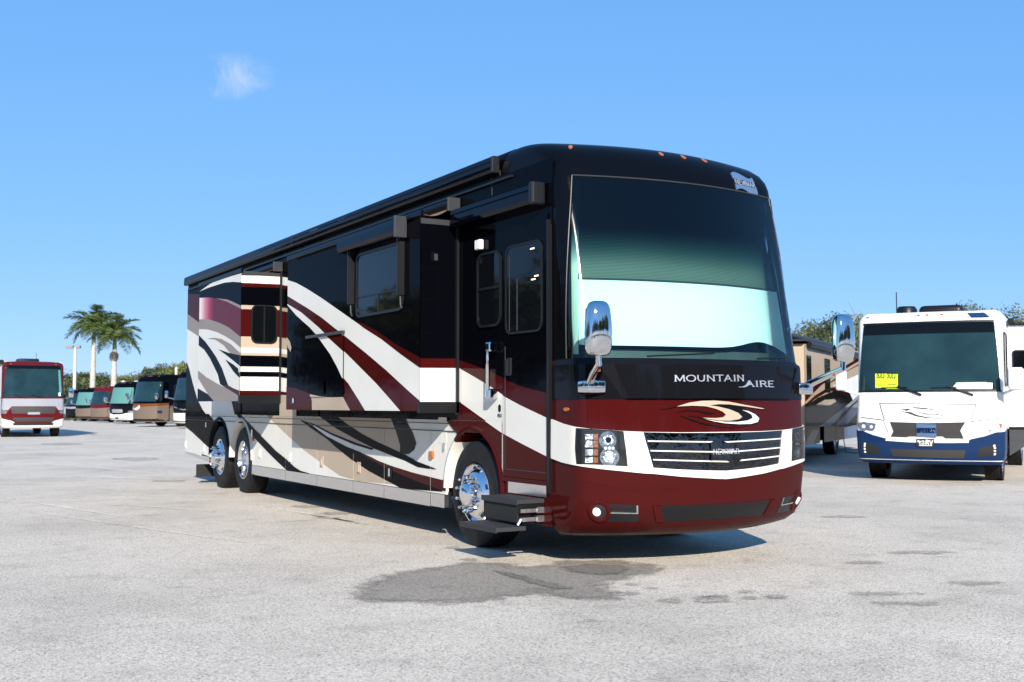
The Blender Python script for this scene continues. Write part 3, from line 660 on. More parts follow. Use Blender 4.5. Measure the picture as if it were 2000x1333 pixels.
# main wall pieces (X = 0): behind the rear slide, between slides, front section; lower strip down to the moulding
def zline(px0, py0, px1, py1): return SIDE.px((px0, py0)), SIDE.px((px1, py1))
Zm = 1.235
dyL, dyR = SIDE.px((985, 800))[0], SIDE.px((1073, 800))[0]; YC = dyL + .02
painted_panel('rear_wall', SIDE, [(REAR_Y, Zm), (REAR_Y, 3.60), (8.0, 3.60), (8.0, Zm)], wall_rear, coach, BLACK, .012)
stripes = []
for y0, y1, m in ((540, 556, WHITE), (556, 563, BURG), (600, 607, TAN), (607, 659, BURG), (659, 681, TAN), (681, 690, WHITE), (690, 696, TAN), (717, 727, WHITE), (737, 764, WHITE), (764, 772, BURG)):
    stripes.append((m, S([(545, y0), (545, y1), (562, y1 + 3), (562, y0 + 3)])))
stripes.append((TAN, S([(540, 772), (540, 830), (580, 830), (580, 772)])))
painted_panel('wall_between_slides', SIDE, [(Y_R + .02, Zm), (Y_R + .02, 3.60), (4.4, 3.60), (4.4, Zm)], stripes, coach, BLACK, .012)
painted_panel('front_wall', SIDE, [(Y_M + .02, Zm), (Y_M + .02, 3.60), (YC, 3.60), (YC, Zm)], front_layers, coach, BLACK, .012)
painted_panel('moulding_wall', SIDE, [(REAR_Y, 1.13), (REAR_Y, 1.245), (YC, 1.245), (YC, 1.13)], low_layers, coach, WHITE, .03, .004)
mb = MB(); mb.box((-.014, YC + .01, 1.126), (-.002, REAR_Y, 1.134)); mb.box((-.012, YC + .01, 1.205), (-.002, REAR_Y, 1.211)); mb.build('belt_moulding', [DKGREY], coach)

# lower bays: each door a panel of its own, cut from the same paint scheme; wheel arches cut out
RW = .525; WF, WD, WT = -.03, 7.93, 9.20
zb = .475; zt = 1.125
seams = [SIDE.px((x, 880))[0] for x in (497, 559, 620, 691, 751.5, 842)]
def arch(yc, r, y0, y1, zbot, up=True):
    pts = []
    for k in range(25):
        a = math.pi * k / 24; y = yc - r * math.cos(a); z = RW + .02 + r * math.sin(a) * 1.02
        pts.append((y, z))
    return pts
gap = .004
for a, b in zip(seams[:-1], seams[1:]):
    painted_panel('bay_door', SIDE, [(a - gap, zb), (a - gap, zt), (b + gap, zt), (b + gap, zb)], low_layers, coach, WHITE, .03, .002)
ra = .60
fa = arch(WF, ra, 0, 0, zb)                                     # front arch
lead = [(seams[-1] - gap, zb), (seams[-1] - gap, zt), (YC, zt), (YC, .345), (WF - ra, .345)] + fa + [(WF + ra, zb)]
painted_panel('wheel_arch_panel', SIDE, lead, low_layers, coach, WHITE, .03, .002)
rd = .60
ad_, at_ = arch(WD, rd, 0, 0, zb), arch(WT, rd, 0, 0, zb)
mid_y = (WD + WT) / 2
ad_ = [p for p in ad_ if p[0] < mid_y]; at_ = [p for p in at_ if p[0] > mid_y]
tail = [(seams[0] + gap, zb), (WD - rd, zb)] + ad_ + at_ + [(WT + rd, zb + .02), (WT + rd + .02, zb + .02), (WT + rd + .02, zt), (seams[0] + gap, zt)]
painted_panel('wheel_arch_panel', SIDE, tail, low_layers, coach, WHITE, .03, .002)
rs = WT + rd + .03
for a, b in ((rs, rs + .62), (rs + .63, REAR_Y)):
    painted_panel('bay_door', SIDE, [(a, zb + .03), (a, zt), (b, zt), (b, zb + .06)], low_layers, coach, WHITE, .03, .002)
for yc, r, nm in ((WF, ra, 'f'), (WD, rd, 'd'), (WT, rd, 't')):
    pts = arch(yc, r, 0, 0, 0)
    if nm == 'd': pts = [p for p in pts if p[0] < mid_y]
    if nm == 't': pts = [p for p in pts if p[0] > mid_y]
    def lip(pts, m, part):
        V, Fc = [], []
        for i, p in enumerate(pts):
            dy, dz = p[0] - yc, p[1] - RW; L = math.hypot(dy, dz); uy, uz = dy / L, dz / L
            for (k, xo) in ((.045, -.003), (.035, -.02), (.0, -.026), (-.012, -.015), (-.012, .30)): V.append((xo, p[0] + uy * k, p[1] + uz * k))
        for i in range(len(pts) - 1):
            for k in range(4): Fc.append((i * 5 + k, i * 5 + k + 1, (i + 1) * 5 + k + 1, (i + 1) * 5 + k))
        sharp(fix(mk(part, V, Fc, m, coach)), 50)
    if nm == 'f':
        split = [i for i, p in enumerate(pts) if p[0] > SIDE.px((897, 850))[0]]
        k = min(split); lip(pts[:k + 1], BURG, 'arch_lip'); lip(pts[k:], WHITE, 'arch_lip')
    else: lip(pts, WHITE if nm == 'd' else BLACK, 'arch_lip')
for a, b in zip(seams[:-1], seams[1:]):                          # stainless rocker pieces below the doors, one each
    mb = MB(); mb.prism([(a - gap, .335), (a - gap, zb - .006), (b + gap, zb - .006), (b + gap, .335)], SIDE.to, -.02, .006); mb.prism([(a - gap, .328), (a - gap, .338), (b + gap, .338), (b + gap, .328)], SIDE.to, -.12, .004)
    fix(mb.build('stainless_rocker', [STEEL], coach))
for a, b, z0, z1 in ((seams[-1] - gap, WF + ra + .03, .335, .335), (WD - rd, seams[0] + gap, .335, .335), (REAR_Y, rs, .50, .40)):
    mb = MB(); mb.prism([(a, z0), (a, zb - .006 if z0 < .4 else zb + .05), (b, zb - .006 if z0 < .4 else zb + .022), (b, z1)], SIDE.to, -.02, .005); fix(mb.build('stainless_rocker', [STEEL], coach))
mb = MB(); mb.box((.02, WF + ra - .02, .34), (.05, WF + ra + .05, .50)); mb.build('mud_guard', [DKGREY], coach)
# wheel wells
for yc, r in ((WF, ra), ((WD + WT) / 2, rd + .68)):
    mb = MB(); mb.box((.34, yc - r, .40), (.36, yc + r, 1.2)); mb.build('wheel_well', [MATTE], coach)
wheel(coach, Matrix(), .03, WF, -1, 'steer'); wheel(coach, Matrix(), .045, WD, -1, 'dish'); wheel(coach, Matrix(), .02, WT, -1, 'steer')
wheel(coach, Matrix(), 2.53, WF, 1, 'plain'); wheel(coach, Matrix(), 2.52, WD, 1, 'plain'); wheel(coach, Matrix(), 2.53, WT, 1, 'plain')
mb = MB(); mb.rbox((.25, 10.0, .13), (.75, 10.6, .42), .02); mb.build('levelling_jack_pad', [MATTE], coach)
for px in (377,):
    p = SIDE.px((px, 915)); mb = MB(); mb.box((-.05, p[0] - .5, .12), (.35, p[0] - .42, .34)); mb.build('mud_flap', [MATTE], coach)
# bay latches and lamps
def on_side(name, m, px, py, w, h, d=.02, r=.006, plane=SIDE, part=None):
    u, z = plane.px((px, py)); mb = MB(); mb.prism(rrect(u - w / 2, z - h / 2, u + w / 2, z + h / 2, min(r, w / 2.1, h / 2.1)), plane.to, 0, d); return fix(mb.build(name, [m], coach))
for px, py, m in ((363, 868, WHITE), (399, 876, WHITE), (508, 886, WHITE), (567, 893, WHITE), (629, 902, TAN), (702, 914, TAN), (763, 922, CHAR)):
    b_ = on_side('bay_latch', m, px, py, .11, .14, .012); c_ = on_side('latch_pull', CHROME if m is CHAR else m, px, py + 1, .05, .09, .022); sub(c_, b_)
on_side('side_marker_lamp', AMBER, 495, 858, .10, .055, .03, .02); on_side('side_marker_lamp', AMBER, 845, 888.5, .085, .075, .03, .02)
on_side('lock', CHROME, 404, 830, .06, .09, .02, .02); on_side('lock', CHROME, 494, 846, .07, .10, .02, .02)
on_side('fuel_door', WHITE, 865, 841, .20, .27, .006, .02)
b_ = on_side('fuel_latch', WHITE, 865, 874, .14, .12, .004, .03); sub(on_side('lock', CHROME, 868.5, 873, .045, .085, .02, .02), b_)

# --- rear slide-out
rs_outline = [RSL.px(p) for p in ((385.7, 783.2), (390.5, 561), (470.5, 532.5), (468.5, 785.5))]
yb0 = rs_outline[0][0]; zb_r = (rs_outline[0][1] + rs_outline[3][1]) / 2; zt_r = RSL.px((470.5, 532.5))[1]
R_ = lambda pts: [RSL.px(p) for p in pts]; Z9 = lambda p: zz(p, 360, 480, 9.524)
rl = [(WHITE, R_(Z9([(285, 855), (470, 720), (600, 650), (800, 590), (1050, 520), (1100, 500), (1100, 690), (1050, 685), (900, 675), (750, 690), (600, 735), (450, 785)]))),
      (ZF, R_(Z9([(200, 985), (268, 975), (470, 965), (600, 985), (750, 1015), (900, 1075), (1060, 1165)]) + Z1([(740, 1005), (715, 985), (600, 890), (500, 840), (380, 800), (270, 800), (230, 800)]))),
      (TAUPE, R_(Z9([(600, 982), (800, 1005), (900, 1045), (1060, 1120), (1060, 1180), (1035, 1165), (800, 1045), (620, 990)]))),
      (TAUPE, R_(Z1([(230, 800), (270, 800), (380, 800), (500, 840), (600, 890), (715, 985), (740, 1010), (740, 1125), (715, 1100), (640, 1035), (560, 985), (470, 940), (370, 912), (265, 905), (230, 900)]))),
      (WHITE, R_(Z1([(230, 900), (265, 905), (370, 912), (470, 940), (560, 985), (640, 1035), (715, 1100), (740, 1120), (740, 1720), (230, 1720)]))),
      (BLACK, R_(Z1([(230, 930), (265, 965), (340, 1040), (400, 1120), (460, 1210), (525, 1333)]) + Z2([(505, 60), (545, 168), (490, 172), (465, 160), (440, 60)]) + Z1([(440, 1320), (390, 1220), (330, 1130), (265, 1080), (230, 1050)]))),
      (TAUPE, R_(Z1([(365, 1010), (440, 1000), (520, 1015), (620, 1070), (740, 1185), (740, 1210), (610, 1165), (540, 1080), (450, 1020)]))),
      (BLACK, R_(Z1([(485, 1125), (600, 1165), (740, 1195), (740, 1325), (650, 1250), (560, 1180)]))),
      (BLACK, R_(Z1([(560, 1235), (640, 1285), (700, 1333)]) + Z2([(650, 38), (680, 45), (680, 92), (650, 85), (600, 30)]))),
      (TAUPE, R_(Z2([(220, 0), (240, 15), (330, 90), (450, 160), (560, 215), (640, 265), (690, 300), (690, 350), (400, 350), (400, 325), (345, 255), (240, 90), (220, 60)]))),
      (BURG, R_(Z2([(490, 172), (545, 168), (600, 200), (690, 235), (690, 300), (640, 265), (560, 215)]))),
      (BLACK, R_(Z2([(220, 190), (235, 195), (345, 258), (400, 325), (410, 350), (220, 350)])))]
yr1 = R_([(389, 650)])[0][0]
ro = [(yr1, zb_r), (yr1, zt_r), (Y_R, zt_r), (Y_R, zb_r)]
mb = MB(); mb.box((-.585, Y_R + .015, zb_r + .01), (.0, yr1 - .01, zt_r - .01)); rear_slide = mb.build('rear_slide_out', [BLACK], coach)
sub(painted_panel('slide_face', RSL, ro, rl, coach, BLACK, .014), rear_slide)
X0, X1 = RFR.px((470, 700))[0], RFR.px((548, 700))[0]
fl = []
def band(PL, xa, xb, la, lb, ra_, rb_, m): return (m, [PL.px((xa, la)), PL.px((xa, lb)), PL.px((xb, rb_)), PL.px((xb, ra_))])
for a, b, c_, d, m in ((538.3, 552.5, 540, 556, WHITE), (552.5, 560.4, 556, 562.5, BURG), (596, 604, 599, 606, TAN), (604, 657.4, 606, 659, BURG), (657.4, 679, 659, 681, TAN), (679, 689, 681, 690.5, WHITE), (689, 694.3, 690.5, 696, TAN), (716.3, 726.2, 717.5, 727, WHITE), (736, 763.3, 737, 764, WHITE), (763.3, 771, 764, 772, BURG)):
    fl.append(band(RFR, 466, 552, a, b, c_, d, m))
zs_top = RFR.px((509, 539))[1]; zs_bot = RFR.px((509, 772))[1]
sub(painted_panel('slide_end_panel', RFR, [(-.60, zs_bot), (-.60, zs_top), (.0, zs_top), (.0, zs_bot)], fl, coach, BLACK, .014, .001), rear_slide)
mb = MB(); mb.box((-.62, Y_R - .035, zb_r - .03), (0, Y_R + .03, zs_bot)); sub(mb.build('bottom_seal', [TRIM], coach), rear_slide)
mb = MB(); mb.box((-.035, Y_R - .03, zs_bot - .09), (-.005, Y_R, zt_r + .05)); sub(mb.build('side_seal', [DKGREY], coach), rear_slide)
mb = MB(); mb.box((-.60, Y_R - .006, zs_top), (.0, Y_R + .012, zs_top + .055)); sub(mb.build('top_seal', [GREYP], coach), rear_slide)
u0, z0 = RFR.px((489.5, 671)); u1, z1 = RFR.px((541.5, 597.5))
um = (u0 + u1) / 2
g = window('window', RFR, (u0, z0, u1, z1), coach, .09, .022, GLASSB, .02, [(um - .012, z0 + .02, um + .012, z1 - .02)]); 
# slide topper: roller at the wall with the tan fabric reaching down to the slide's edge
def topper(ya, yb, zroll, xo, zedge, parent, nm):
    mb = MB(); mb.tube([(-.085, ya, zroll), (-.085, yb, zroll)], .055, 16); r = mb.build('topper_roller', [AWNING], coach, 40); sub(r, parent)
    V, Fc = [], []
    for y in (ya + .03, yb - .03):
        for k in range(9):
            t = k / 8; V.append((-.10 + (-xo + .10) * t, y, zroll - .05 + (zedge - zroll + .05) * t - .05 * math.sin(math.pi * t)))
    for k in range(8): Fc.append((k, k + 1, 9 + k + 1, 9 + k))
    mb = MB(); mb.add(V, Fc); f = mb.build('topper_fabric', [FABRIC], coach); sub(f, parent)
    sm = f.modifiers.new('thickness', 'SOLIDIFY'); sm.thickness = .003
    mb = MB(); mb.rbox((-.15, ya - .03, zroll - .085), (-.005, ya, zroll + .06), .008); sub(mb.build('topper_bracket', [GREYP], coach), parent)
    mb = MB(); mb.rbox((-xo - .012, ya - .01, zedge - .03), (-xo + .02, yb, zedge + .03), .008); sub(mb.build('topper_rail', [AWNING], coach), parent)
topper(Y_R - .02, yr1 + .05, zt_r + .12, .60, zt_r + .03, rear_slide, 'r')

# --- middle slide-out
ym1 = MSL.px((560.5, 700))[0]; zb_m = (MSL.px((565, 800.5))[1] + MSL.px((820, 803.5))[1]) / 2; zt_m = MSL.px((821, 428))[1]
M_ = lambda pts: [MSL.px(p) for p in pts]; Z3 = lambda p: zz(p, 540, 400, 5.126)
up_w = Z3([(60, 738), (110, 755), (200, 785), (300, 840), (450, 935), (600, 1040), (750, 1145)]) + Z4([(870, 0), (1050, 115), (1250, 270), (1440, 405), (1480, 432)])
lo_w = Z3([(60, 885), (110, 915), (300, 1030), (450, 1130)]) + Z4([(575, 0), (690, 90), (900, 260), (1100, 430), (1300, 615), (1440, 740), (1480, 775)])
bl_ = Z3([(60, 965), (110, 995), (250, 1080)]) + Z4([(425, 0), (520, 95), (690, 250), (850, 410), (1000, 560), (1150, 730), (1240, 835), (1290, 900)])
wl_ = Z3([(60, 975), (110, 1005), (200, 1110), (300, 1200)]) + Z4([(335, 0), (450, 130), (550, 270), (620, 400), (665, 500), (720, 560), (830, 735), (890, 835), (930, 900)])
mlay = [(WHITE, M_(up_w + lo_w[::-1])), (BURG, M_(lo_w + Z4([(1480, 900)]) + bl_[::-1])), (WHITE, M_(bl_ + wl_[::-1])),
        (BURG, M_(Z4([(870, 0), (1050, 115), (1250, 270), (1440, 405), (1480, 432), (1480, 320), (1440, 300), (1200, 170), (1000, 30), (870, -40), (800, -60)]))),
        (BURG, M_(Z4([(60, 585), (110, 595), (200, 610), (340, 660), (355, 740), (350, 830), (350, 900), (60, 900)]))),
        (TAN, M_(Z4([(345, 668), (450, 690), (560, 700), (670, 695), (745, 835), (790, 900), (340, 900), (358, 830), (358, 740)]))),
        (BURG, M_(Z4([(680, 510), (720, 560), (830, 735), (890, 835), (930, 900), (790, 900), (745, 835), (670, 695), (690, 650)]))),
        (TAN, M_(Z4([(80, 60), (100, 85), (140, 140), (155, 200), (145, 245), (120, 200), (100, 130), (80, 100)])))]
mo = [(ym1, zb_m), (ym1, zt_m), (Y_M, zt_m), (Y_M, zb_m)]
mb = MB(); mb.box((-.416, Y_M + .015, zb_m + .01), (.0, ym1 - .01, zt_m - .01)); mid_slide = mb.build('middle_slide_out', [BLACK], coach)
sub(painted_panel('slide_face', MSL, mo, mlay, coach, BLACK, .014), mid_slide)
h0, h1 = MSL.px((602, 776)), MSL.px((672.5, 652))
sub(painted_panel('hatch_panel', MSL, [(h0[0], h0[1]), (h0[0], h1[1]), (h1[0], h1[1]), (h1[0], h0[1])], mlay, coach, BLACK, .008, .012), mid_slide)
mb = MB(); mb.prism([(h0[0] + .02, h1[1]), (h0[0] + .02, h1[1] + .035), (h1[0] - .02, h1[1] + .035), (h1[0] - .02, h1[1])], MSL.to, .0, .04); sub(fix(mb.build('drip_rail', [GREYP], coach)), mid_slide)
sub(on_side('lock', CHROME, 575, 783, .07, .07, .02, .03, MSL), mid_slide); sub(on_side('latch', CHROME, 636, 757, .07, .16, .012, .02, MSL), mid_slide)
mf = [band(MFR, 815, 900, 700.5, 719, 701, 719.5, BURG), band(MFR, 815, 900, 719, 785.3, 719.5, 785.3, WHITE)]
zm_b = MFR.px((858, 785.5))[1]
sub(painted_panel('slide_end_panel', MFR, [(-.43, zm_b), (-.43, zt_m), (0, zt_m), (0, zm_b)], mf, coach, BLACK, .014, .001), mid_slide)
mb = MB(); mb.box((-.445, Y_M - .03, zb_m - .02), (0, Y_M + .03, zm_b)); sub(mb.build('bottom_seal', [TRIM], coach), mid_slide)
mb = MB(); mb.box((-.035, Y_M - .03, zb_m - .04), (-.006, Y_M, zt_m + .02)); sub(mb.build('side_seal', [DKGREY], coach), mid_slide)
mb = MB(); mb.box((-.43, Y_M - .006, zt_m - .045), (0, Y_M + .012, zt_m + .01)); sub(mb.build('top_seal', [GREYP], coach), mid_slide)
mb = MB(); mb.rbox((-.28, Y_M - .014, MFR.px((851, 503))[1] - .035), (-.24, Y_M, MFR.px((851, 503))[1] + .035), .006); sub(mb.build('lock', [GREYP], coach), mid_slide)
topper(Y_M - .02, ym1 + .03, MFR.px((875, 398))[1], .43, zt_m + .06, mid_slide, 'm')
# slide window with its awning
w0, w1 = MSL.px((697, 622)), MSL.px((789, 470))
win = window('window', MSL, (w1[0], w0[1], w0[0], w1[1]), coach, .09, .028, GLASSB, .018, [(w1[0] + .03, w0[1] + (w1[1] - w0[1]) * .30, w0[0] - .03, w0[1] + (w1[1] - w0[1]) * .32), ((w0[0] + w1[0]) / 2 - .01, w0[1] + .03, (w0[0] + w1[0]) / 2 + .01, w0[1] + (w1[1] - w0[1]) * .3)])
a0, a1 = MSL.px((679, 476)), MSL.px((793, 442)); zc = (MSL.px((679, 480))[1] + MSL.px((790, 447))[1]) / 2
mb = MB(); V = []
prof = [(0, -.10), (.11, -.085), (.135, -.05), (.135, .02), (.11, .075), (.05, .10), (0, .10)]
n = len(prof); V = [(-.43 - p[0], y, zc + p[1]) for y in (a1[0], a0[0]) for p in prof]
mb.add(V, [(i, (i + 1) % n, n + (i + 1) % n, n + i) for i in range(n)] + [tuple(range(n))[::-1], tuple(range(n, 2 * n))]); aw = mb.build('window_awning', [AWNING], coach); sharp(fix(aw), 35)
mb = MB(); mb.rbox((-.575, a1[0] - .03, zc - .115), (-.43, a1[0], zc + .11), .01); sub(mb.build('end_cap', [GREYP], coach), aw)
for px in (690, 787):
    u = MSL.px((px, 540))[0]; zl = MSL.px((px, 595 if px < 700 else 577))[1]; mb = MB(); mb.box((-.49, u - .035, zl), (-.43, u + .035, zc - .05)); mb.box((-.50, u - .012, zl), (-.49, u + .012, zc - .05)); sub(mb.build('awning_arm', [DKGREY], coach), aw)
    mb = MB(); mb.tube([(-.46, u, zl), (-.46, u - .01, zl - .10), (-.45, u - .03, zl - .14)], .010, 6); sub(mb.build('strap', [GREYP], coach), aw)

# --- roof-edge awning cases along the side
def case(nm, ya, yb, zt_, h, d, cap=None):
    prof = [(0, -h), (d * .85, -h), (d, -h * .82), (d, -h * .45), (d * .93, -h * .42), (d * .93, -h * .38), (d, -h * .34), (d * .9, -h * .1), (d * .6, 0), (0, 0)]
    n = len(prof); V = [(-p[0], y, zt_ + p[1]) for y in (ya, yb) for p in prof]
    o = mk(nm, V, [(i, (i + 1) % n, n + (i + 1) % n, n + i) for i in range(n)] + [tuple(range(n))[::-1], tuple(range(n, 2 * n))], AWNING, coach); sharp(fix(o), 30)
    if cap:
        mb = MB(); mb.rbox((-d * 1.04, ya - .035, zt_ - h * 1.05), (0, ya, zt_ - .01), .012); sub(mb.build('end_cap', [cap], coach), o)
    return o
yj = SIDE.px((581, 470))[0]; yf = SIDE.px((973, 300))[0]
case('patio_awning', yf, yj - .01, 3.80, .165, .085, DKGREY); case('patio_awning', yj + .03, REAR_Y - .03, 3.80, .165, .085, DKGREY)
mb = MB(); mb.box((-.03, yf - .3, 3.545), (.0, REAR_Y - .1, 3.565)); mb.build('drip_rail', [DKGREY], coach)
DPL = Plane((-.12, 0, 0), (0, 1, 0), (-1, 0, 0)); d0, d1 = DPL.px((1056, 372)), DPL.px((897, 430))
zd = DPL.px((1052, 352))[1]
dc = case('door_awning', -1.36, Y_M - .08, zd, .19, .14)
mb = MB(); mb.rbox((-.155, -1.43, zd - .205), (-.005, -1.36, zd + .005), .025, 0, None, 3); sub(mb.build('end_cap', [DKGREY], coach), dc)
for px, y0, y1 in ((961.5, 348, 382), (977, 333, 343)):
    u = SIDE.px((px, y0))[0]; mb = MB(); mb.box((-.006, u - .006, SIDE.px((px, y1))[1]), (0, u + .006, SIDE.px((px, y0))[1])); mb.build('panel_seam', [GREYP], coach)

# --- entry door, its frame and the wall just before the nose
dz0, dz1 = SIDE.px((1030, 935))[1], SIDE.px((1000, 462))[1] + .12
painted_panel('door_frame', SIDE, [(YC - .003, .335), (YC - .003, 3.60), (-1.52, 3.60), (-1.52, .335)], front_layers, coach, BLACK, .012)
door = painted_panel('entry_door', SIDE, [(dyL - .006, dz0), (dyL - .006, dz1), (dyR + .01, dz1), (dyR + .01, dz0)], front_layers, coach, BLACK, .02, .014)
inl = S([(989, 600), (989, 917), (1070, 924)])
mb = MB()
ui, ub = inl[0][0], inl[1][1]
mb.prism([(ui, ub), (ui, 1.95), (ui - .008, 1.95), (ui - .008, ub)], SIDE.to, .014, .0175); mb.prism([(ui, ub), (ui, ub + .008), (dyR + .03, ub + .008), (dyR + .03, ub)], SIDE.to, .014, .0175); sub(fix(mb.build('door_bead', [GREYP], coach)), door)
w0, w1 = SIDE.px((991, 655)), SIDE.px((1063, 466)); DO = Plane((-.014, 0, 0), (0, 1, 0), (-1, 0, 0))
g = window('door_window', DO, (w1[0], w0[1], w0[0], w1[1]), coach, .09, .02, GLASSB, .014); sub(g, door)
for px, py in ((1041, 486), (1049, 539), (1043, 546)):
    o = on_side('interior_lamp_glow', WARM, px, py, .075, .012, .0085, .005, DO); sub(o, door)
mb = MB(); u_ = SIDE.px((1014, 600))[0]; mb.box((-.026, u_ - .006, w0[1] + .03), (-.021, u_ + .006, w1[1] - .32)); mb.box((-.026, SIDE.px((999, 600))[0] - .004, w0[1] + .03), (-.021, SIDE.px((999, 600))[0] + .004, w1[1] - .10)); sub(mb.build('window_grab_bar', [GREYP], coach), door)
w0, w1 = SIDE.px((933, 642)), SIDE.px((980, 487))
window('side_window', SIDE, (w1[0], w0[1], w0[0], w1[1]), coach, .10, .022, GLASSB, .018, [(w1[0] + .02, (w0[1] + w1[1]) / 2, w0[0] - .02, (w0[1] + w1[1]) / 2 + .025)])
mb = MB(); p = SIDE.px((940.5, 479)); mb.rbox((-.055, p[0] - .055, p[1] - .05), (0, p[0] + .055, p[1] + .05), .015); mb.build('porch_lamp', [LENSW], coach)
h0, h1 = SIDE.px((969, 776)), SIDE.px((969, 672)); mb = MB()
mb.tube([(-.0, h0[0], h0[1] + .03), (-.075, h0[0], h0[1] + .03), (-.09, h0[0], h0[1] + .07), (-.09, h0[0], h1[1] - .07), (-.075, h0[0], h1[1] - .03), (0, h0[0], h1[1] - .03)], .019, 10)
gh = mb.build('grab_handle', [CHROME], coach, 50)
for zz_ in (h0[1] + .03, h1[1] - .03):
    mb = MB(); mb.rbox((-.10, h0[0] - .045, zz_ - .05), (0, h0[0] + .045, zz_ + .05), .02); sub(mb.build('handle_base', [CHROME], coach), gh)
p = SIDE.px((998, 717)); mb = MB(); mb.rbox((-.035, p[0] - .05, p[1] - .085), (-.01, p[0] + .05, p[1] + .085), .012); dh = mb.build('door_handle', [TRIM], coach); sub(dh, door)
mb = MB(); mb.rbox((-.045, p[0] - .012, p[1] - .06), (-.03, p[0] + .022, p[1] + .06), .005); sub(mb.build('handle_lever', [DKGREY], coach), door)
o = on_side('round_badge', CHAR, 976, 798, .055, .075, .003, .025)
u, z = SIDE.px((972, 809)); text_on_plane('model_number', '4553', SIDE, u, z - .03, SIDE.px((980, 809))[0], .03, CHAR, coach, .004, .2)
mb = MB(); u_ = SIDE.px((1074.5, 600))[0]; mb.box((-.032, u_ - .022, dz0 - .01), (-.002, u_ + .012, SIDE.px((1074, 430))[1])); mb.box((-.036, u_ - .036, dz0 - .1), (-.002, u_ - .024, SIDE.px((1074, 440))[1])); mb.build('door_hinge_post', [TRIM], coach)
mb = MB(); mb.prism([(dyL - .08, .585), (dyL - .08, .69), (-1.42, .69), (-1.42, .585)], SIDE.to, -.01, .004); fix(mb.build('stainless_rocker', [STEEL], coach))
mb = MB(); mb.prism([(dyL + .01, dz0 - .045), (dyL + .01, dz0 - .004), (-1.49, dz0 - .004), (-1.49, dz0 - .045)], SIDE.to, 0, .022); fix(mb.build('door_sill', [BURG], coach))

# --- folding entry steps, bolted under the door
ya, yb_ = -1.38, -.73; T1 = .57; T2 = .34
mb = MB(); mb.box((-.27, ya, T1 - .035), (.06, yb_, T1)); mb.box((-.282, ya - .004, T1 - .045), (-.27, yb_ + .004, T1 + .003)); st1 = mb.build('step_tread', [RUBMAT], coach)
mb = MB(); mb.box((-.262, ya + .02, T2 + .03), (-.252, yb_ - .01, T1 - .035)); mb.box((-.262, yb_ - .03, T2 + .03), (.05, yb_ - .02, T1 - .035)); sub(mb.build('riser', [MATTE], coach), st1)
mb = MB(); mb.box((-.26, ya + .012, T1 - .12), (.06, ya + .02, T1 - .036)); sub(mb.build('side_plate', [TRIM], coach), st1)
mb = MB(); mb.box((-.49, ya - .02, T2 - .035), (-.20, yb_ + .01, T2)); mb.box((-.502, ya - .022, T2 - .045), (-.49, yb_ + .012, T2 + .002)); mb.build('step_tread', [RUBMAT], coach)
for k, (z0, z1) in enumerate(((.455, .487), (.378, .412))):
    for y in (ya + .02, yb_ - .03):
        mb = MB(); mb.box((-.235, y - .012, z0), (.06, y + .012, z1)); mb.box((-.07, y - .022, z0 - .008), (.06, y + .008, z1 + .012)); sub(mb.build('step_link', [GALV], coach), st1)
for y in (ya + .01, yb_ - .02):
    mb = MB(); mb.tube([(-.265, y, T2 + .01), (-.235, y, T2 + .06)], .014, 8); sub(mb.build('pivot', [GALV], coach), st1)
mb = MB(); mb.box((.02, ya, .42), (.2, yb_, .54)); mb.build('step_housing', [MATTE], coach)

# --- the nose: bumper, bands, windscreen, cap
LV = [(.27, -2.03, .40, 1.20), (.31, -2.13, .37, 1.245), (.38, -2.22, .355, 1.27), (.52, -2.285, .35, 1.28), (.80, -2.32, .345, 1.283), (1.05, -2.315, .34, 1.283), (1.36, -2.30, .33, 1.28), (1.75, -2.27, .32, 1.28),
      (1.765, -2.265, .32, 1.278), (1.79, -2.215, .31, 1.272), (3.43, -1.85, .25, 1.272), (3.52, -1.83, .25, 1.272), (3.60, -1.79, .255, 1.275), (3.68, -1.72, .265, 1.272), (3.75, -1.62, .28, 1.26), (3.80, -1.50, .30, 1.235), (3.838, -1.35, .32, 1.195), (3.866, -1.18, .34, 1.135), (3.886, -1.0, .37, 1.04), (3.90, -.85, .40, .88)]
nose = Nose(LV, -1.515, .13, MM); cap = Nose(LV[10:], -.62, .17, MM)
nose.sheet('front_cap', -1, 1, [.27, .29, .31, .34, .38, .45, .52, .6, .7, .8, .9, 1.05, 1.2, 1.36, 1.5, 1.65, 1.745, 1.755, 1.765, 1.79], BURG, coach)
zs = [3.432, 3.46, 3.49, 3.52, 3.56, 3.60, 3.64, 3.68, 3.715, 3.75, 3.78, 3.81, 3.83, 3.85, 3.865, 3.88, 3.89, 3.90]
cap.sheet('roof_cap', -1, 1, zs, BLACKC, coach)
top = [cap.pt(-1 + 2 * k / 60, 3.90) for k in range(61)]
mk('roof_cap_top', top, [tuple(range(61))], BLACKC, coach)
H = nose.tr; ZN = lambda p: zz(p, 1060, 680, 1894 / 540); Z8 = lambda p: zz(p, 1060, 260, 1636 / 540); ZG = lambda p: zz(p, 1240, 820, 2000 / 340); ZL = lambda p: zz(p, 1280, 700, 2000 / 300); ZW = lambda p: zz(p, 1120, 940, 2000 / 460); ZH = lambda p: zz(p, 1100, 820, 1939 / 160)
zA = nose.hit(1350, 780)[1]                                                       # charcoal / burgundy joint
qe = 1.0
def zband(z0, z1, q0=-1, q1=1, n=60): return [(q0 + (q1 - q0) * k / n, z0) for k in range(n + 1)] + [(q1 - (q1 - q0) * k / n, z1) for k in range(n + 1)]
qp = H([(1165, 760)])[0][0]
nose.patch('badge_band', zband(zA, 1.748, -1, 1), .006, CHAR, coach, 0)
hp0, hp1 = H([(1198, 715), (1226, 779)]); hq0, hq1 = H([(1168, 715), (1216, 779)])
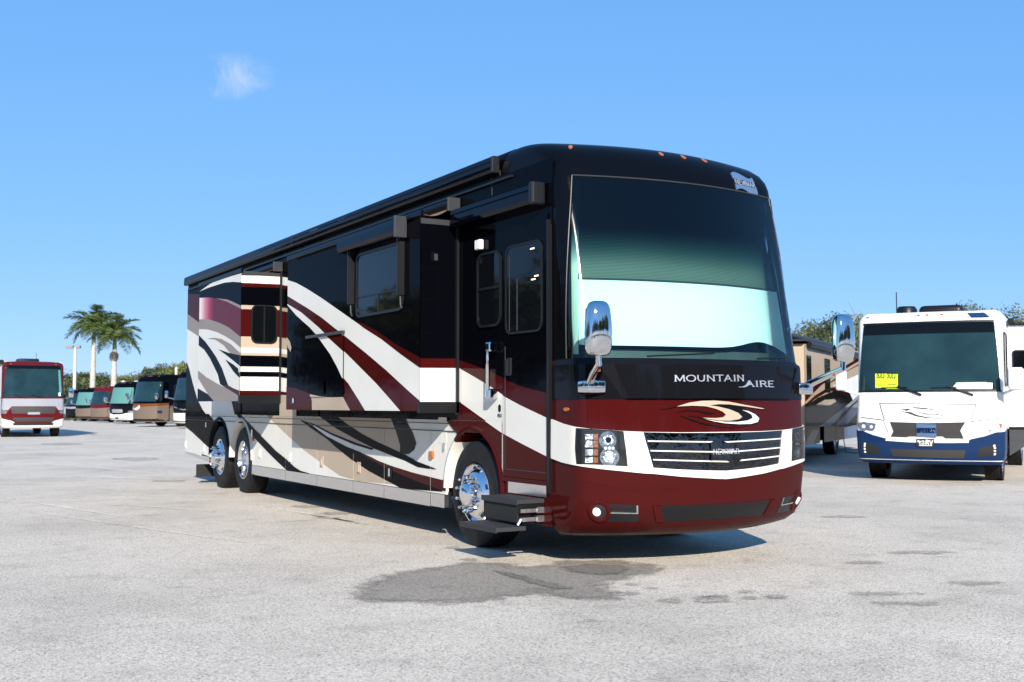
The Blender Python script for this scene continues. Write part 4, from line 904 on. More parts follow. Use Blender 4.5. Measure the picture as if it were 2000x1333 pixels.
zh0, zh1 = zA + .004, 1.744
nose.patch('hood_panel', [(hp1[0], zh0), (-hp1[0], zh0), (-hp0[0], zh1), (hp0[0], zh1)], .034, CHAR, coach, .006)
for sg in (1, -1):
    V = [nose.pt(sg * q, z, o_) for (q, z, o_) in ((hq1[0], zh0, .0065), (hp1[0], zh0, .034), (hp0[0], zh1, .034), (hq0[0], zh1, .0065))]; mk('hood_panel_facet', V, [(0, 1, 2, 3) if sg > 0 else (3, 2, 1, 0)], CHAR, coach)
nose.sheet('cowl', -.97, .97, [1.747, 1.765, 1.79, 1.80], CHAR, coach, .007)
# cream band: left cheek, right cheek, strip above and below the grille
wt = H([(1100, 827.7), (1128, 834.6), (1160, 838.5), (1220, 842.5), (1258, 844), (1330, 845.5), (1415, 844)])
wb = H([(1100, 903.6), (1128, 909.5), (1180, 917), (1258, 925), (1330, 931), (1400, 935), (1424, 935.2)])
wb[-1] = (0.0, wb[-1][1]); wt[-1] = (0.0, wt[-1][1]); wt[-2] = (wt[-2][0], wt[-1][1]); wb0 = wb
gl = H(ZG([(90, 145), (205, 552)])); gbot = H(ZG([(205, 552), (500, 572), (800, 583), (1060, 586)])); gtop = H(ZG([(90, 145), (500, 153), (1060, 150)]))
gbot[-1] = (0, gbot[-1][1]); gtop[-1] = (0, gtop[-1][1])
side_w = [(-1, SIDE.px((1078, 819))[1]), (-1, SIDE.px((1078, 895))[1])]
hl = H(ZH([(318, 195), (620, 215), (1000, 240), (1420, 275), (1470, 640), (1520, 1110), (1200, 1090), (800, 1070), (330, 1050), (300, 700)]))
def half(fn):
    return [fn, mirror_q(fn)]
# cheek polygons go round the head lamp opening
ct, cb = [p for p in wt if p[0] < gtop[0][0]], [p for p in wb if p[0] < gbot[0][0]]
hl_l, hl_r = [hl[0], hl[9], hl[8]], [hl[3], hl[4], hl[5]]
cheek_out = [side_w[0], ct[0], hl[0], hl[9], hl[8], cb[0], side_w[1]]
cheek_top = [ct[0]] + ct[1:] + [(gtop[0][0], wt[4][1]), gtop[0], hl[3], hl[2], hl[1], hl[0]]
cheek_in = [hl[3], gtop[0], gbot[0], (gbot[0][0], cb[-1][1] - .004), hl[5], hl[4]]
cheek_bot = [hl[8], hl[7], hl[6], hl[5], (gbot[0][0], cb[-1][1] - .004)] + cb[::-1]
strip_b = gbot + [wb[-1], wb[-2], wb[-3], (gbot[0][0], cb[-1][1] - .004)]
strip_t = [(gtop[0][0], wt[4][1]), wt[5], wt[6]] + gtop[::-1]
allp = []
for p in (cheek_out, cheek_top, cheek_in, cheek_bot, strip_b, strip_t): allp += half(p)
for p in (cheek_out,): pass
nose.patch('cream_band', allp, .016, WHITE, coach, .0)
# grille
gp = gtop + [(-p[0], p[1]) for p in gtop[-2::-1]]; gq = gbot + [(-p[0], p[1]) for p in gbot[-2::-1]]
nose.patch('grille', gp + gq[::-1], .004, GRILLE, coach, -.01)
for k, (pl, pm) in enumerate((((118, 247), (1040, 258)), ((150, 357), (1040, 372)), ((180, 460), (1040, 482)))):
    a, b = H(ZG([pl]))[0], H(ZG([pm]))[0]; a = (a[0] + .01, a[1]); poly = []
    N = 24; rowt = []
    for j in range(N + 1):
        q = a[0] + (-2 * a[0]) * j / N; t = 1 - abs(q / a[0]); z = a[1] + (b[1] - a[1]) * min(1, t * 1.0); rowt.append((q, z))
    nose.patch('grille_bar', [(q, z - .0055) for q, z in rowt] + [(q, z + .0055) for q, z in rowt[::-1]], .016, WHITE, coach, .004)
def wavy(q0, q1, zc, h, amp, lower):                            # the maker's waving-flag badge: two wave shapes with letters between
    top, bot = [], []
    for k in range(13):
        t = k / 12; q = q0 + (q1 - q0) * t; w = amp * math.sin(2 * math.pi * t)
        if not lower: top.append((q, zc + h * .5 + w)); bot.append((q, zc + h * .17))
        else: top.append((q, zc - h * .17)); bot.append((q, zc - h * .5 + w))
    return bot + top[::-1]
ga, gb_ = H(ZG([(870, 370)]))[0], H(ZG([(1205, 360)]))[0]; hw_ = (gb_[0] - ga[0]) / 2; zc = (ga[1] + gb_[1]) / 2
bd = nose.patch('grille_badge', [(-hw_, zc - .075), (hw_, zc - .075), (hw_, zc + .075), (-hw_, zc + .075)], .013, GRILLE, coach, .004)
sub(nose.patch('badge_wave', [wavy(-hw_, hw_, zc, .16, .018, False), wavy(-hw_, hw_, zc, .16, .018, True)], .020, GRILLE, coach, .004), bd)
sub(nose.text('badge_lettering', 'NEWMAR', (-hw_ * .88, zc - .021), (hw_ * .88, zc - .021), .042, SILVL, coach, .021), bd)
# head lamps
def lamp(hlp, sgn):
    mp = (lambda p: p) if sgn > 0 else mirror_q
    h = nose.patch('headlight', mp(hlp), .003, MATTE, coach, -.005)
    cx = lambda P: [(p[0] * sgn, p[1]) for p in H(ZH([P]))][0]
    def disc(P, r, m, nm, off0, off1, ring=None):
        c = cx(P); L = nose.path(c[1])[2] / 2; poly = [(c[0] + r / L * math.cos(a) * 1.0, c[1] + r * math.sin(a)) for a in [2 * math.pi * k / 20 for k in range(20)]]
        o = nose.patch(nm, poly, off1, m, coach, off0); return sub(o, h)
    disc((1050, 490), .075, HBOWL, 'reflector', .003, .009); disc((1060, 480), .042, FACET, 'projector', .009, .014); disc((1060, 480), .026, GLASSB, 'bulb', .014, .016)
    disc((1095, 890), .082, HBOWL, 'reflector', .003, .009); disc((1090, 890), .05, FACET, 'projector', .009, .014); disc((1090, 890), .022, LENSW, 'bulb', .014, .016)
    for P in ((1000, 675), (1090, 675), (1175, 675)): disc(P, .012, LENSW, 'running_lamp', .003, .010)
    for z0, z1 in ((340, 480), (500, 655), (700, 850), (890, 1020)):
        for x0, x1, m in ((525, 700, FACET), (715, 820, AMBERD)):
            q = [(p[0] * sgn, p[1]) for p in H(ZH([(x0, z0), (x0, z1), (x1, z1), (x1, z0)]))]
            if sgn < 0: q = q[::-1]
            sub(nose.patch('turn_signal_cell', q[::-1] if area(q) < 0 else q, .011, m, coach, .003), h)
    c = [(sum(p[0] for p in hlp) / len(hlp) + (p[0] - sum(r[0] for r in hlp) / len(hlp)) * .97, p[1]) for p in hlp]
    sub(nose.patch('lens', mp(c), .0185, LENS, coach, .0185), h)
lamp(hl, 1); lamp(hl, -1)
# lettering and swoosh on the nose
a, b = H(ZL([(225, 308), (1112, 303)])); nose.text('lettering', 'MOUNTAIN', a, b, .052, SILVL, coach, .042)
a, b = H(ZL([(1130, 375), (1495, 378)])); nose.text('lettering', 'AIRE', a, b, .052, SILVL, coach, .042)
nose.patch('lettering_flourish', H(ZL([(1035, 378), (1090, 377), (1150, 350), (1185, 310), (1195, 330), (1165, 362), (1110, 384), (1050, 384)])), .042, SILVL, coach, .034)
sw = [(CHAR, [(100, 668), (260, 628), (420, 575), (600, 548), (800, 546), (1000, 570), (1200, 612), (1435, 660), (1380, 672), (1180, 640), (1100, 640), (1250, 690), (1345, 770), (1320, 850), (1200, 868), (1000, 868), (800, 840), (620, 795), (580, 770), (700, 770), (840, 772), (900, 750), (880, 710), (800, 670), (660, 632), (480, 626), (270, 636)]),
      (TAN, [(270, 630), (430, 580), (600, 556), (760, 553), (950, 568), (1150, 608), (1415, 658), (1370, 662), (1150, 630), (950, 603), (820, 600), (690, 615), (800, 630), (950, 665), (1070, 715), (1120, 765), (1080, 795), (960, 815), (820, 812), (700, 795), (600, 775), (780, 780), (870, 770), (910, 740), (870, 700), (780, 660), (650, 628), (480, 620)]),
      (WHITE, [(630, 790), (760, 815), (900, 830), (1060, 830), (1190, 812), (1255, 780), (1240, 735), (1180, 700), (1115, 675), (1200, 690), (1290, 735), (1338, 785), (1320, 830), (1230, 856), (1080, 860), (900, 848), (760, 825)])]
for i, (m, pts) in enumerate(sw): nose.patch('swoosh_emblem', H(ZL(pts)), .010 + .0015 * i, m, coach, 0)
for pts in ([(275, 705), (420, 685), (560, 700), (700, 730), (780, 715), (700, 705), (560, 685), (420, 678)], [(320, 750), (480, 800), (640, 850), (820, 890), (1000, 905), (1240, 880), (1000, 912), (820, 898), (620, 862), (460, 812)], [(420, 750), (560, 765), (680, 800), (560, 775)], [(60, 668), (180, 655), (280, 632), (180, 662)]):
    nose.patch('swoosh_pinstripe', H(ZL(pts)), .009, CHAR, coach, 0)
# bumper: fog lamps, black inserts, lower intake
fl_ = H(ZW([(265, 195), (550, 205), (550, 345), (265, 345)]))
for sg in (1, -1):
    mp = (lambda p: p) if sg > 0 else mirror_q
    ins = nose.patch('bumper_insert', mp(fl_), .0035, DKGREY, coach, -.005)
    sub(nose.patch('chrome_strip', mp(H(ZW([(290, 260), (545, 265), (545, 274), (290, 270)]))), .012, CHROME, coach, .003), ins); sub(nose.patch('chrome_strip', mp(H(ZW([(532, 205), (548, 205), (548, 272), (534, 268)]))), .012, CHROME, coach, .003), ins)
    c = H(ZW([(218, 258)]))[0]; c = (c[0] * sg, c[1]); L = nose.path(c[1])[2] / 2
    circ = lambda r, ox=0: [(c[0] + (r * math.cos(2 * math.pi * k / 24) + ox) / L, c[1] + r * math.sin(2 * math.pi * k / 24)) for k in range(24)]
    V, Fc = [], []
    for rr, off in ((.105, 0), (.095, .014), (.075, .018), (.06, .006)):
        V += [nose.pt(p[0], p[1], off) for p in circ(rr)]
    for i in range(3):
        for k in range(24): Fc.append((i * 24 + k, i * 24 + (k + 1) % 24, (i + 1) * 24 + (k + 1) % 24, (i + 1) * 24 + k))
    fo = mk('fog_light', V, Fc, BURG, coach, smooth=True); fix(fo)
    sub(nose.patch('fog_cup', circ(.062), .004, MATTE, coach, 0), fo); sub(nose.patch('fog_lens', circ(.034, -.022 * sg), .014, LENSW, coach, .002), fo)
lo = H(ZW([(722, 207), (900, 208), (1100, 202), (1300, 190)])); lz = H(ZW([(745, 345), (900, 338), (1100, 328), (1300, 310)]))
zt1, zb1 = sum(p[1] for p in lo) / 4, sum(p[1] for p in lz) / 4; qa, qb = lo[0][0], lz[0][0]
nose.patch('lower_intake', [(qb, zb1), (-qb, zb1), (-qa, zt1), (qa, zt1)], .004, TRIM, coach, -.005)
nose.patch('intake_frame', [[(-qb - .012, zb1), (-qb + .03, zb1), (-qa + .03, zt1), (-qa - .012, zt1)], [(qb - .03, zb1), (qb + .012, zb1), (qa + .012, zt1), (qa - .03, zt1)]], .014, BURG, coach, 0)
nose.patch('bumper_crease', H(ZW([(60, 0), (330, 48), (580, 92), (420, 72), (200, 30)])), .003, BURG, coach, -.004)
p = H([(1108, 800)])[0]; L = nose.path(p[1])[2] / 2
for sg in (1, -1): nose.patch('side_marker_lamp', [(sg * p[0] + .035 / L * math.cos(a), p[1] + .017 * math.sin(a)) for a in [2 * math.pi * k / 14 for k in range(14)]], .018, AMBER, coach, 0)
# windscreen: pillars, pane, shades behind it, dash
qg = abs(H([(1106, 500)])[0][0]); zg0, zg1 = 1.80, 3.425
qg0 = abs(nose.hit(1133, 690)[0])
def pil(z): t = (z - zg0) / (zg1 - zg0); return .845 - .0 * t
N = 14
for sg in (1, -1):
    ol = [(-1, zg0 - .012), (-pil(zg0), zg0 - .012)] + [(-pil(zg0 + (zg1 - zg0) * k / N), zg0 + (zg1 - zg0) * k / N) for k in range(1, N)] + [(-pil(zg1), 3.434), (-1, 3.434)]
    nose.patch('windscreen_pillar', ol if sg > 0 else mirror_q(ol), .0, BLACKC, coach, -.03)
nose.patch('windshield', zband(zg0, zg1, -.85, .85), .004, WGLASS, coach, .004, dq=.02, dz=.06)
V = []; 
mbt = MB(); seam = [nose.pt(-.86 + 1.72 * k / 80, 3.430, .008) for k in range(81)]; mbt.tube(seam, .007, 6); mbt.build('windshield_top_seal', [GREYP], coach)
for sg in (1, -1):
    mbt = MB(); mbt.tube([nose.pt(sg * .862, 1.8 + 1.63 * k / 20, .004) for k in range(21)], .007, 6); mbt.build('windshield_side_seal', [DKGREY], coach)
zpl, zwh = nose.hit(1300, 545)[1], nose.hit(1320, 673)[1]
q_in = .80
nose.sheet('pleated_shade', -q_in, q_in, [zpl - .01 + (3.40 - zpl) * k / 6 for k in range(7)], PLEAT, coach, -.09, 90)
V, Fc = [], []
for k in range(91):
    q = -q_in + 2 * q_in * k / 90; sag = .07 * math.exp(-((q - .43) / .20) ** 2) - .05 * max(0, (q - .60)) / .2
    for z in (zwh + sag, (zwh + sag + zpl) / 2, zpl): V.append(nose.pt(q, z, -.07))
for k in range(90):
    for j in range(2): Fc.append((k * 3 + j, (k + 1) * 3 + j, (k + 1) * 3 + j + 1, k * 3 + j + 1))
mk('white_shade', V, Fc, SHADEW, coach, smooth=True)
mbt = MB(); mbt.tube([nose.pt(-q_in + 2 * q_in * k / 60, zpl, -.065) for k in range(61)], .008, 6); mbt.build('shade_rail', [GREYP], coach)
for sg in (1, -1): nose.sheet('pillar_trim', sg * .85, sg * .795, [1.84, 2.2, 2.6, 3.0, 3.40], INTERIOR, coach, -.05, 6, flip=sg > 0)
nose.sheet('dashboard', -.84, .84, [1.80, 1.86, 1.92], DASH, coach, -.16, 60)
mb = MB(); mb.box((.06, -1.72, 1.70), (2.50, -1.50, 1.80)); mb.box((.1, -1.52, 1.24), (2.46, -1.46, 3.42)); mb.build('cab_bulkhead', [DARKIN], coach)
# wipers lying along the cowl
for q0, q1 in ((-.42, -.02), (.30, .66)):
    mb = MB(); mb.tube([nose.pt(q0 + (q1 - q0) * k / 12, 1.815 + .035 * k / 12, .022) for k in range(13)], .008, 6); mb.build('wiper', [TRIM], coach)
# clearance lamps and badge on the cap
HC = cap.tr
for P in ((165, 82), (692, 122), (823, 140), (945, 160), (1250, 240)):
    px, py = Z8([P])[0]
    if P[0] == 1250: continue
    c = cap.hit(px, py); L = cap.path(c[1])[2] / 2
    cap.patch('clearance_lamp', [(c[0] + .020 / L * math.cos(a), c[1] - .012 + .022 * math.sin(a)) for a in [2 * math.pi * k / 14 for k in range(14)]], .009, AMBER, coach, 0)
ba, bb = cap.hit(1434, 355), cap.hit(1474, 363); cz = (ba[1] + bb[1]) / 2 - .005; bh = .165
bg_ = cap.patch('maker_badge', [wavy(ba[0], bb[0], cz, bh, .022, False), wavy(ba[0], bb[0], cz, bh, .022, True)], .012, BLUEWIN, coach, 0)
sub(cap.text('badge_lettering', 'NEWMAR', (ba[0] + .004, cz - .022), (bb[0] - .004, cz - .022), .044, SILVL, coach, .012), bg_)

# --- mirrors on their arms
def mirror(sg):
    X = lambda x: XO + sg * x                                     # x measured from the middle, outward
    hx = 1.37; hy = -2.38; z0, z1 = 1.80, 2.245
    V, Fc = [], []; rows = []
    for t, wx, wy in ((0, .50, .40), (.02, .76, .58), (.06, .88, .70), (.14, .96, .82), (.26, 1.0, .93), (.42, 1.0, 1.0), (.58, .97, .99), (.74, .92, .93), (.87, .84, .82), (.94, .74, .70), (.98, .60, .54), (1, .40, .36)):
        z = z0 + (z1 - z0) * t; ring = []
        for k in range(24):
            a = 2 * math.pi * k / 24; ca, sa = math.cos(a), math.sin(a)
            ex = .118 * wx * math.copysign(abs(ca) ** .75, ca); ey = .085 * wy * math.copysign(abs(sa) ** .75, sa)
            if ey > .04: ey = .04
            ring.append((X(hx + ex), hy + ey, z))
        rows.append(ring)
    for r in rows: V += r
    for i in range(len(rows) - 1):
        for k in range(24): Fc.append((i * 24 + k, i * 24 + (k + 1) % 24, (i + 1) * 24 + (k + 1) % 24, (i + 1) * 24 + k))
    Fc += [tuple(range(24)), tuple(range((len(rows) - 1) * 24, len(rows) * 24))]
    h = mk('mirror', V, Fc, CHROME, coach); sharp(fix(h), 60)
    mb = MB(); mb.box((X(hx) - .10, hy + .0405, z0 + .05), (X(hx) + .10, hy + .043, z1 - .06)); sub(mb.build('mirror_glass', [MIRRG], coach), h)
    mb = MB(); bx, by, bz = 1.205, -2.02, 1.555
    mb.tube([(X(bx + .03), by - .02, bz + .03), (X(1.30), -2.20, 1.66), (X(1.365), hy, 1.735)], [.035, .032, .028], 10); arm = mb.build('mirror_arm', [CHROME], coach, 50); sub(arm, h)
    mb = MB(); mb.tube([(X(1.365), hy, 1.72), (X(hx), hy, 1.80)], .026, 10); sub(mb.build('swivel', [CHROME], coach, 50), h)
    mb = MB(); mb.rbox((min(X(bx - .11), X(bx + .07)), by - .075, bz - .055), (max(X(bx - .11), X(bx + .07)), by + .11, bz + .055), .018); sub(mb.build('mirror_base', [CHROME], coach, 50), h)
    mb = MB(); mb.rbox((X(1.325) - .012, -2.33, 1.672), (X(1.325) + .012, -2.24, 1.70), .006, 0, None, 2); sub(mb.build('mirror_turn_lamp', [AMBER], coach), h)
mirror(-1); mirror(1)
mb = MB(); mb.rbox((.7, 2.5, 3.89), (1.9, 3.5, 4.12), .08); mb.build('air_conditioner', [CHAR], coach, 40)
mb = MB(); mb.rbox((.7, 8.2, 3.89), (1.9, 9.2, 4.12), .08); mb.build('air_conditioner', [CHAR], coach, 40)

# ================================================================== the other coaches on the lot
def frame(origin, ydir):
    y = Vector((ydir[0], ydir[1], 0)).normalized(); x = Vector((y.y, -y.x, 0))
    return Matrix(((x.x, y.x, 0, origin[0]), (x.y, y.y, 0, origin[1]), (0, 0, 1, origin[2] if len(origin) > 2 else 0), (0, 0, 0, 1)))
def body_box(root, M, hw, y0, y1, z0, z1, m, rr=.12, name='body'):
    prof = [(-hw, z0), (-hw, z1 - rr), (-hw + rr * .3, z1 - rr * .3), (-hw + rr, z1), (hw - rr, z1), (hw - rr * .3, z1 - rr * .3), (hw, z1 - rr), (hw, z0)]
    n = len(prof); V = [M @ Vector((p[0], y, p[1])) for y in (y0, y1) for p in prof]
    o = mk(name, V, [(i, (i + 1) % n, n + (i + 1) % n, n + i) for i in range(n)] + [tuple(range(n))[::-1], tuple(range(n, 2 * n))], m, root); return sharp(fix(o), 30)
def mbM(mb, M): mb.v = [M @ v for v in mb.v]; return mb
def coach_mirror(root, M, x, y, z, m, arm=True, w=.11, h=.22):
    mb = MB(); mb.rbox((x - w, y - .09, z - h), (x + w, y + .05, z + h), .05, 0, None, 3); o = mbM(mb, M).build('mirror', [m], root, 50)
    s = 1 if x > 0 else -1
    mb = MB(); mb.tube([(s * 1.22, y + .38, z - h - .08), (x, y, z - h + .03)], .028, 8); sub(mbM(mb, M).build('mirror_arm', [m], root), o); return o

# --- white and navy coach with the sold sheets
HLAMP = mat('headlamp_plastic', (.16, .17, .19), .25, .3)
WM = frame((12.58, 4.9), (.835, .55))
wc = thing('motorhome', 'white motorhome with navy bumper and two lime SOLD sheets behind its windshield', 'motorhome', (12.58, 4.9, 0), worldparts=True)
WLV = [(.33, -1.20, .24, 1.20), (.40, -1.27, .24, 1.25), (.55, -1.31, .24, 1.275), (.95, -1.33, .24, 1.285), (1.15, -1.31, .23, 1.28), (1.60, -1.22, .20, 1.265), (2.93, -1.02, .15, 1.255), (3.0, -.98, .15, 1.25), (3.07, -.90, .16, 1.23), (3.12, -.78, .18, 1.18), (3.145, -.62, .20, 1.08), (3.155, -.40, .22, .9)]
wn_ = Nose(WLV, -.45, .12, WM)
wzs = [.33, .36, .40, .47, .55, .7, .82, .95, 1.05, 1.15, 1.3, 1.45, 1.6, 1.9, 2.3, 2.6, 2.93, 2.965, 3.0, 3.035, 3.07, 3.095, 3.12, 3.135, 3.145, 3.155]
wn_.sheet('front_cap', -1, 1, wzs, PUREW, wc)
mk('cap_top', [wn_.pt(-1 + 2 * k / 60, 3.155) for k in range(61)], [tuple(range(61))], PUREW, wc)
body_box(wc, WM, 1.255, -.46, 9.3, .95, 3.15, PUREW)
mb = MB(); mb.box((-1.24, -.4, .42), (1.24, -.1, .95)); mb.box((-1.24, .95, .42), (1.24, 9.2, .95)); mbM(mb, WM).build('skirt', [CHAR], wc)
mb = MB(); mb.box((-.9, -.9, .36), (.9, 9.0, .6)); mbM(mb, WM).build('chassis', [MATTE], wc)
W5 = lambda p: wn_.tr(zz(p, 1660, 740, 2000 / 340)); W4 = lambda p: wn_.tr(zz(p, 1500, 560, 1666 / 500))
def sym(fn): return [(-p[0], p[1]) for p in fn[::-1]]
ws0 = W4([(605, 685), (612, 252)]); zwb, zwt = wn_.hit(1815, 764)[1], wn_.hit(1815, 630)[1]
qw = .5 * (abs(wn_.hit(1683, 700)[0]) + abs(wn_.hit(1950, 700)[0]))
wsh = wn_.patch('windshield', rrect(-qw, zwb, qw, zwt, .04), .006, TEALG, wc, 0)
for za_, zb_ in ((zwb - .018, zwb + .012), (zwt - .012, zwt + .018)): wn_.patch('windshield_seal', zband(za_, zb_, -qw - .006, qw + .006), .010, TRIM, wc, 0)
zsun = wn_.hit(1815, 652)[1]; sub(wn_.patch('sun_visor_band', zband(zsun, zwt - .01, -qw + .01, qw - .01), .0075, GLASSB, wc, .006), wsh)
sub(wn_.patch('dash_cover', W4([(1225, 625), (1420, 622), (1430, 668), (1190, 668)]), .0075, INTERIOR, wc, .006), wsh)
for a, b, c_, d in ((700, 568, 772, 660), (768, 570, 845, 666)):
    s_ = wn_.patch('sold_sheet', W4([(a, d), (c_, d), (c_, b), (a, b)]), .011, LIME, wc, .007); sub(s_, wsh)
    p0, p1 = W4([(a + 9, b + 27), (c_ - 9, b + 27)]); sub(wn_.text('sold_lettering', 'SOLD', p0, p1, .12, INK, wc, .016, .17, False), wsh)
    for k in range(3):
        p0, p1 = W4([(a + 10, b + 42 + 14 * k), (c_ - 12, b + 42 + 14 * k)]); sub(wn_.patch('print_line', [(p0[0], p0[1]), (p1[0], p1[1]), (p1[0], p1[1] + .012), (p0[0], p0[1] + .012)], .0125, INK if k == 2 else mat('lime_print', (.35, .52, .02), .7), wc, .010), wsh)
sub(wn_.patch('window_sticker', W4([(1417, 667), (1460, 667), (1460, 627), (1417, 627)]), .010, PAPER, wc, .007), wsh)
for pa, pb, pc in (((845, 650), (900, 670), (1000, 708)), ((1165, 650), (1230, 672), (1335, 708))):
    a, b, c_ = W4([pa, pb, pc]); mb = MB(); mb.tube([wn_.pt(*a, .03), wn_.pt(*b, .035), wn_.pt(*c_, .03)], [.010, .014, .022], 8); wp = mb.build('wiper', [TRIM], wc)
    a2 = W4([(pa[0] - 105, pa[1] + 10), (pa[0] + 60, pa[1] + 8)]); mb = MB(); mb.tube([wn_.pt(*a2[0], .022), wn_.pt(*a2[1], .03)], .009, 6); sub(mb.build('wiper_blade', [TRIM], wc), wp)
nv = W5([(108, 575), (150, 600), (260, 645), (410, 685), (440, 715), (700, 735), (900, 740)])
nvp = [(-.99, nv[0][1] + .04), (-.97, nv[0][1])] + nv[1:]; nvp[-1] = (0, nvp[-1][1])
full = nvp + [(-p[0], p[1]) for p in nvp[-2::-1]]
nav = wn_.patch('navy_bumper', full + [(.99, .335), (.5, .332), (0, .332), (-.5, .332), (-.99, .335)], .007, NAVY, wc, 0)
gr = W5([(460, 497), (890, 510), (1325, 500), (1265, 600), (1305, 690), (1095, 688), (1065, 665), (680, 665), (650, 675), (470, 667), (500, 605)])
wg = wn_.patch('grille', gr, .008, MESH, wc, -.02)
frm = W5([(395, 485), (455, 495), (495, 605), (465, 672), (650, 682), (1095, 694), (1310, 698), (1270, 600), (1330, 497), (1385, 492), (1325, 605), (1365, 735), (1090, 738), (700, 730), (412, 712), (445, 605)])
wn_.patch('grille_surround', frm, .022, PUREW, wc, 0)
b0, b1 = W5([(765, 590), (990, 595)]); zc = (b0[1] + b1[1]) / 2
bd = wn_.patch('grille_badge', wavy(b0[0], b1[0], zc, .26, .012, False)[:13] and [(b0[0], zc - .11), (b1[0], zc - .13), (b1[0], zc + .10), ((b0[0] + b1[0]) / 2, zc + .105), (b0[0], zc + .125)], .026, BLUEWIN, wc, .008)
sub(wn_.patch('badge_bar', zband(zc - .05, zc + .04, b0[0] + .003, b1[0] - .003, 8), .029, NAVY, wc, .026), bd); sub(wn_.text('badge_lettering', 'NEWMAR', (b0[0] + .008, zc - .035), (b1[0] - .008, zc - .035), .06, CHROME, wc, .034, .16, False), bd)
p0, p1 = W5([(765, 690), (970, 690)]); q0, q1 = W5([(765, 775), (970, 775)])
pl = wn_.patch('dealer_plate', [q0, q1, p1, p0], .030, INK, wc, .008)
zt_ = p0[1]; hp = p0[1] - q0[1]; wq = p1[0] - p0[0]
sub(wn_.text('plate_lettering', 'North', (p0[0] + wq * .07, zt_ - hp * .45), (p0[0] + wq * .46, zt_ - hp * .45), hp * .28, PAPER, wc, .034, .2, False), pl)
sub(wn_.text('plate_lettering', 'Trail', (p0[0] + wq * .14, zt_ - hp * .76), (p0[0] + wq * .46, zt_ - hp * .76), hp * .26, PAPER, wc, .034, .2, False), pl)
sub(wn_.text('plate_lettering', 'RV', (p0[0] + wq * .52, zt_ - hp * .74), (p0[0] + wq * .92, zt_ - hp * .74), hp * .56, PAPER, wc, .034, .24, False), pl)
sub(wn_.patch('plate_mark', [(p0[0] + wq * .80, zt_ - hp * .40), (p0[0] + wq * .86, zt_ - hp * .12), (p0[0] + wq * .74, zt_ - hp * .12)], .035, REDP, wc, .03), pl)
sub(wn_.patch('plate_line', zband(zt_ - hp * .93, zt_ - hp * .86, p0[0] + wq * .15, p0[0] + wq * .88, 4), .034, PAPER, wc, .03), pl)
wn_.patch('lower_intake', W5([(460, 805), (890, 818), (1325, 820), (1310, 915), (890, 905), (500, 888)]), .010, MESH, wc, -.02)
pk = W5([(1490, 790), (1690, 762), (1680, 885), (1450, 895)])
for sg in (1, -1):
    o = wn_.patch('fog_pocket', pk if sg > 0 else mirror_q(pk), .010, MATTE, wc, -.02)
    for P in ((1655, 770), (1663, 795), (1663, 830), (1662, 865)):
        c_ = W5([P])[0]; L = wn_.path(c_[1])[2] / 2; sub(wn_.patch('running_lamp', [(sg * c_[0] + .02 / L * math.cos(a), c_[1] + .02 * math.sin(a)) for a in [k * math.pi / 4 for k in range(8)]], .016, LENSW, wc, .01), o)
    hp_ = W5([(1500, 525), (1620, 512), (1745, 515), (1740, 560), (1700, 600), (1560, 612), (1515, 590)]); hp_ = hp_ if sg > 0 else mirror_q(hp_)
    h = wn_.patch('headlight', hp_, .009, HLAMP, wc, 0)
    for P, r in (((1560, 565), .075), ((1660, 560), .085)):
        c_ = W5([P])[0]; L = wn_.path(c_[1])[2] / 2; ci = lambda r: [(sg * c_[0] + r / L * math.cos(a), c_[1] + r * math.sin(a)) for a in [k * math.pi / 8 for k in range(16)]]
        sub(wn_.patch('reflector', ci(r), .014, FACET, wc, .008), h); sub(wn_.patch('bulb', ci(r * .4), .018, LENSW, wc, .012), h)
    am = W5([(1722, 517), (1745, 515), (1742, 550), (1722, 575)]); sub(wn_.patch('turn_signal', am if sg > 0 else mirror_q(am), .014, AMBER, wc, .008), h)
for pts in ([(338, 283), (1450, 292), (1450, 299), (338, 290)], [(338, 283), (395, 470), (402, 470), (345, 283)], [(1445, 292), (1385, 490), (1392, 490), (1452, 296)], [(130, 440), (395, 474), (395, 481), (130, 447)], [(1385, 490), (1720, 452), (1720, 459), (1385, 498)]):
    wn_.patch('panel_seam', W5(pts), .009, GREYP, wc, 0)
for pts in ([(590, 355), (680, 345), (700, 350), (660, 370)], [(720, 328), (850, 335), (1090, 380), (900, 352), (740, 340)], [(590, 375), (700, 385), (780, 420), (900, 445), (1150, 462), (900, 455), (760, 432), (660, 395)], [(760, 378), (900, 405), (1000, 405), (1130, 440), (990, 412), (880, 412)]):
    wn_.patch('swoosh_emblem', W5(pts), .010, GREYP, wc, 0)
b0, b1 = W4([(1310, 190), (1432, 190)]); zc = b0[1]; bd = wn_.patch('roof_badge', zband(zc - .045, zc + .05, b0[0], b1[0], 8), .008, NAVY, wc, 0); sub(wn_.text('badge_lettering', 'NEWMAR', (b0[0] + .006, zc - .03), (b1[0] - .006, zc - .03), .055, CHROME, wc, .014, .16, False), bd)
for P in ((650, 205), (980, 190), (1035, 188), (1130, 185)):
    c_ = W4([P])[0]; L = wn_.path(c_[1])[2] / 2; wn_.patch('clearance_lamp', [(c_[0] + .03 / L * math.cos(a), c_[1] + .015 * math.sin(a)) for a in [k * math.pi / 4 for k in range(8)]], .010, AMBER, wc, 0)
coach_mirror(wc, WM, -1.50, -1.30, 1.86, PUREW, w=.10, h=.19); coach_mirror(wc, WM, 1.50, -1.30, 1.86, PUREW, w=.13, h=.20)
wheel(wc, WM, -1.16, 0, -1, 'plain', .46, .27); wheel(wc, WM, 1.16, 0, 1, 'plain', .46, .27); wheel(wc, WM, 1.18, 6.0, 1, 'plain', .46, .27); wheel(wc, WM, -1.18, 6.0, -1, 'plain', .46, .27)
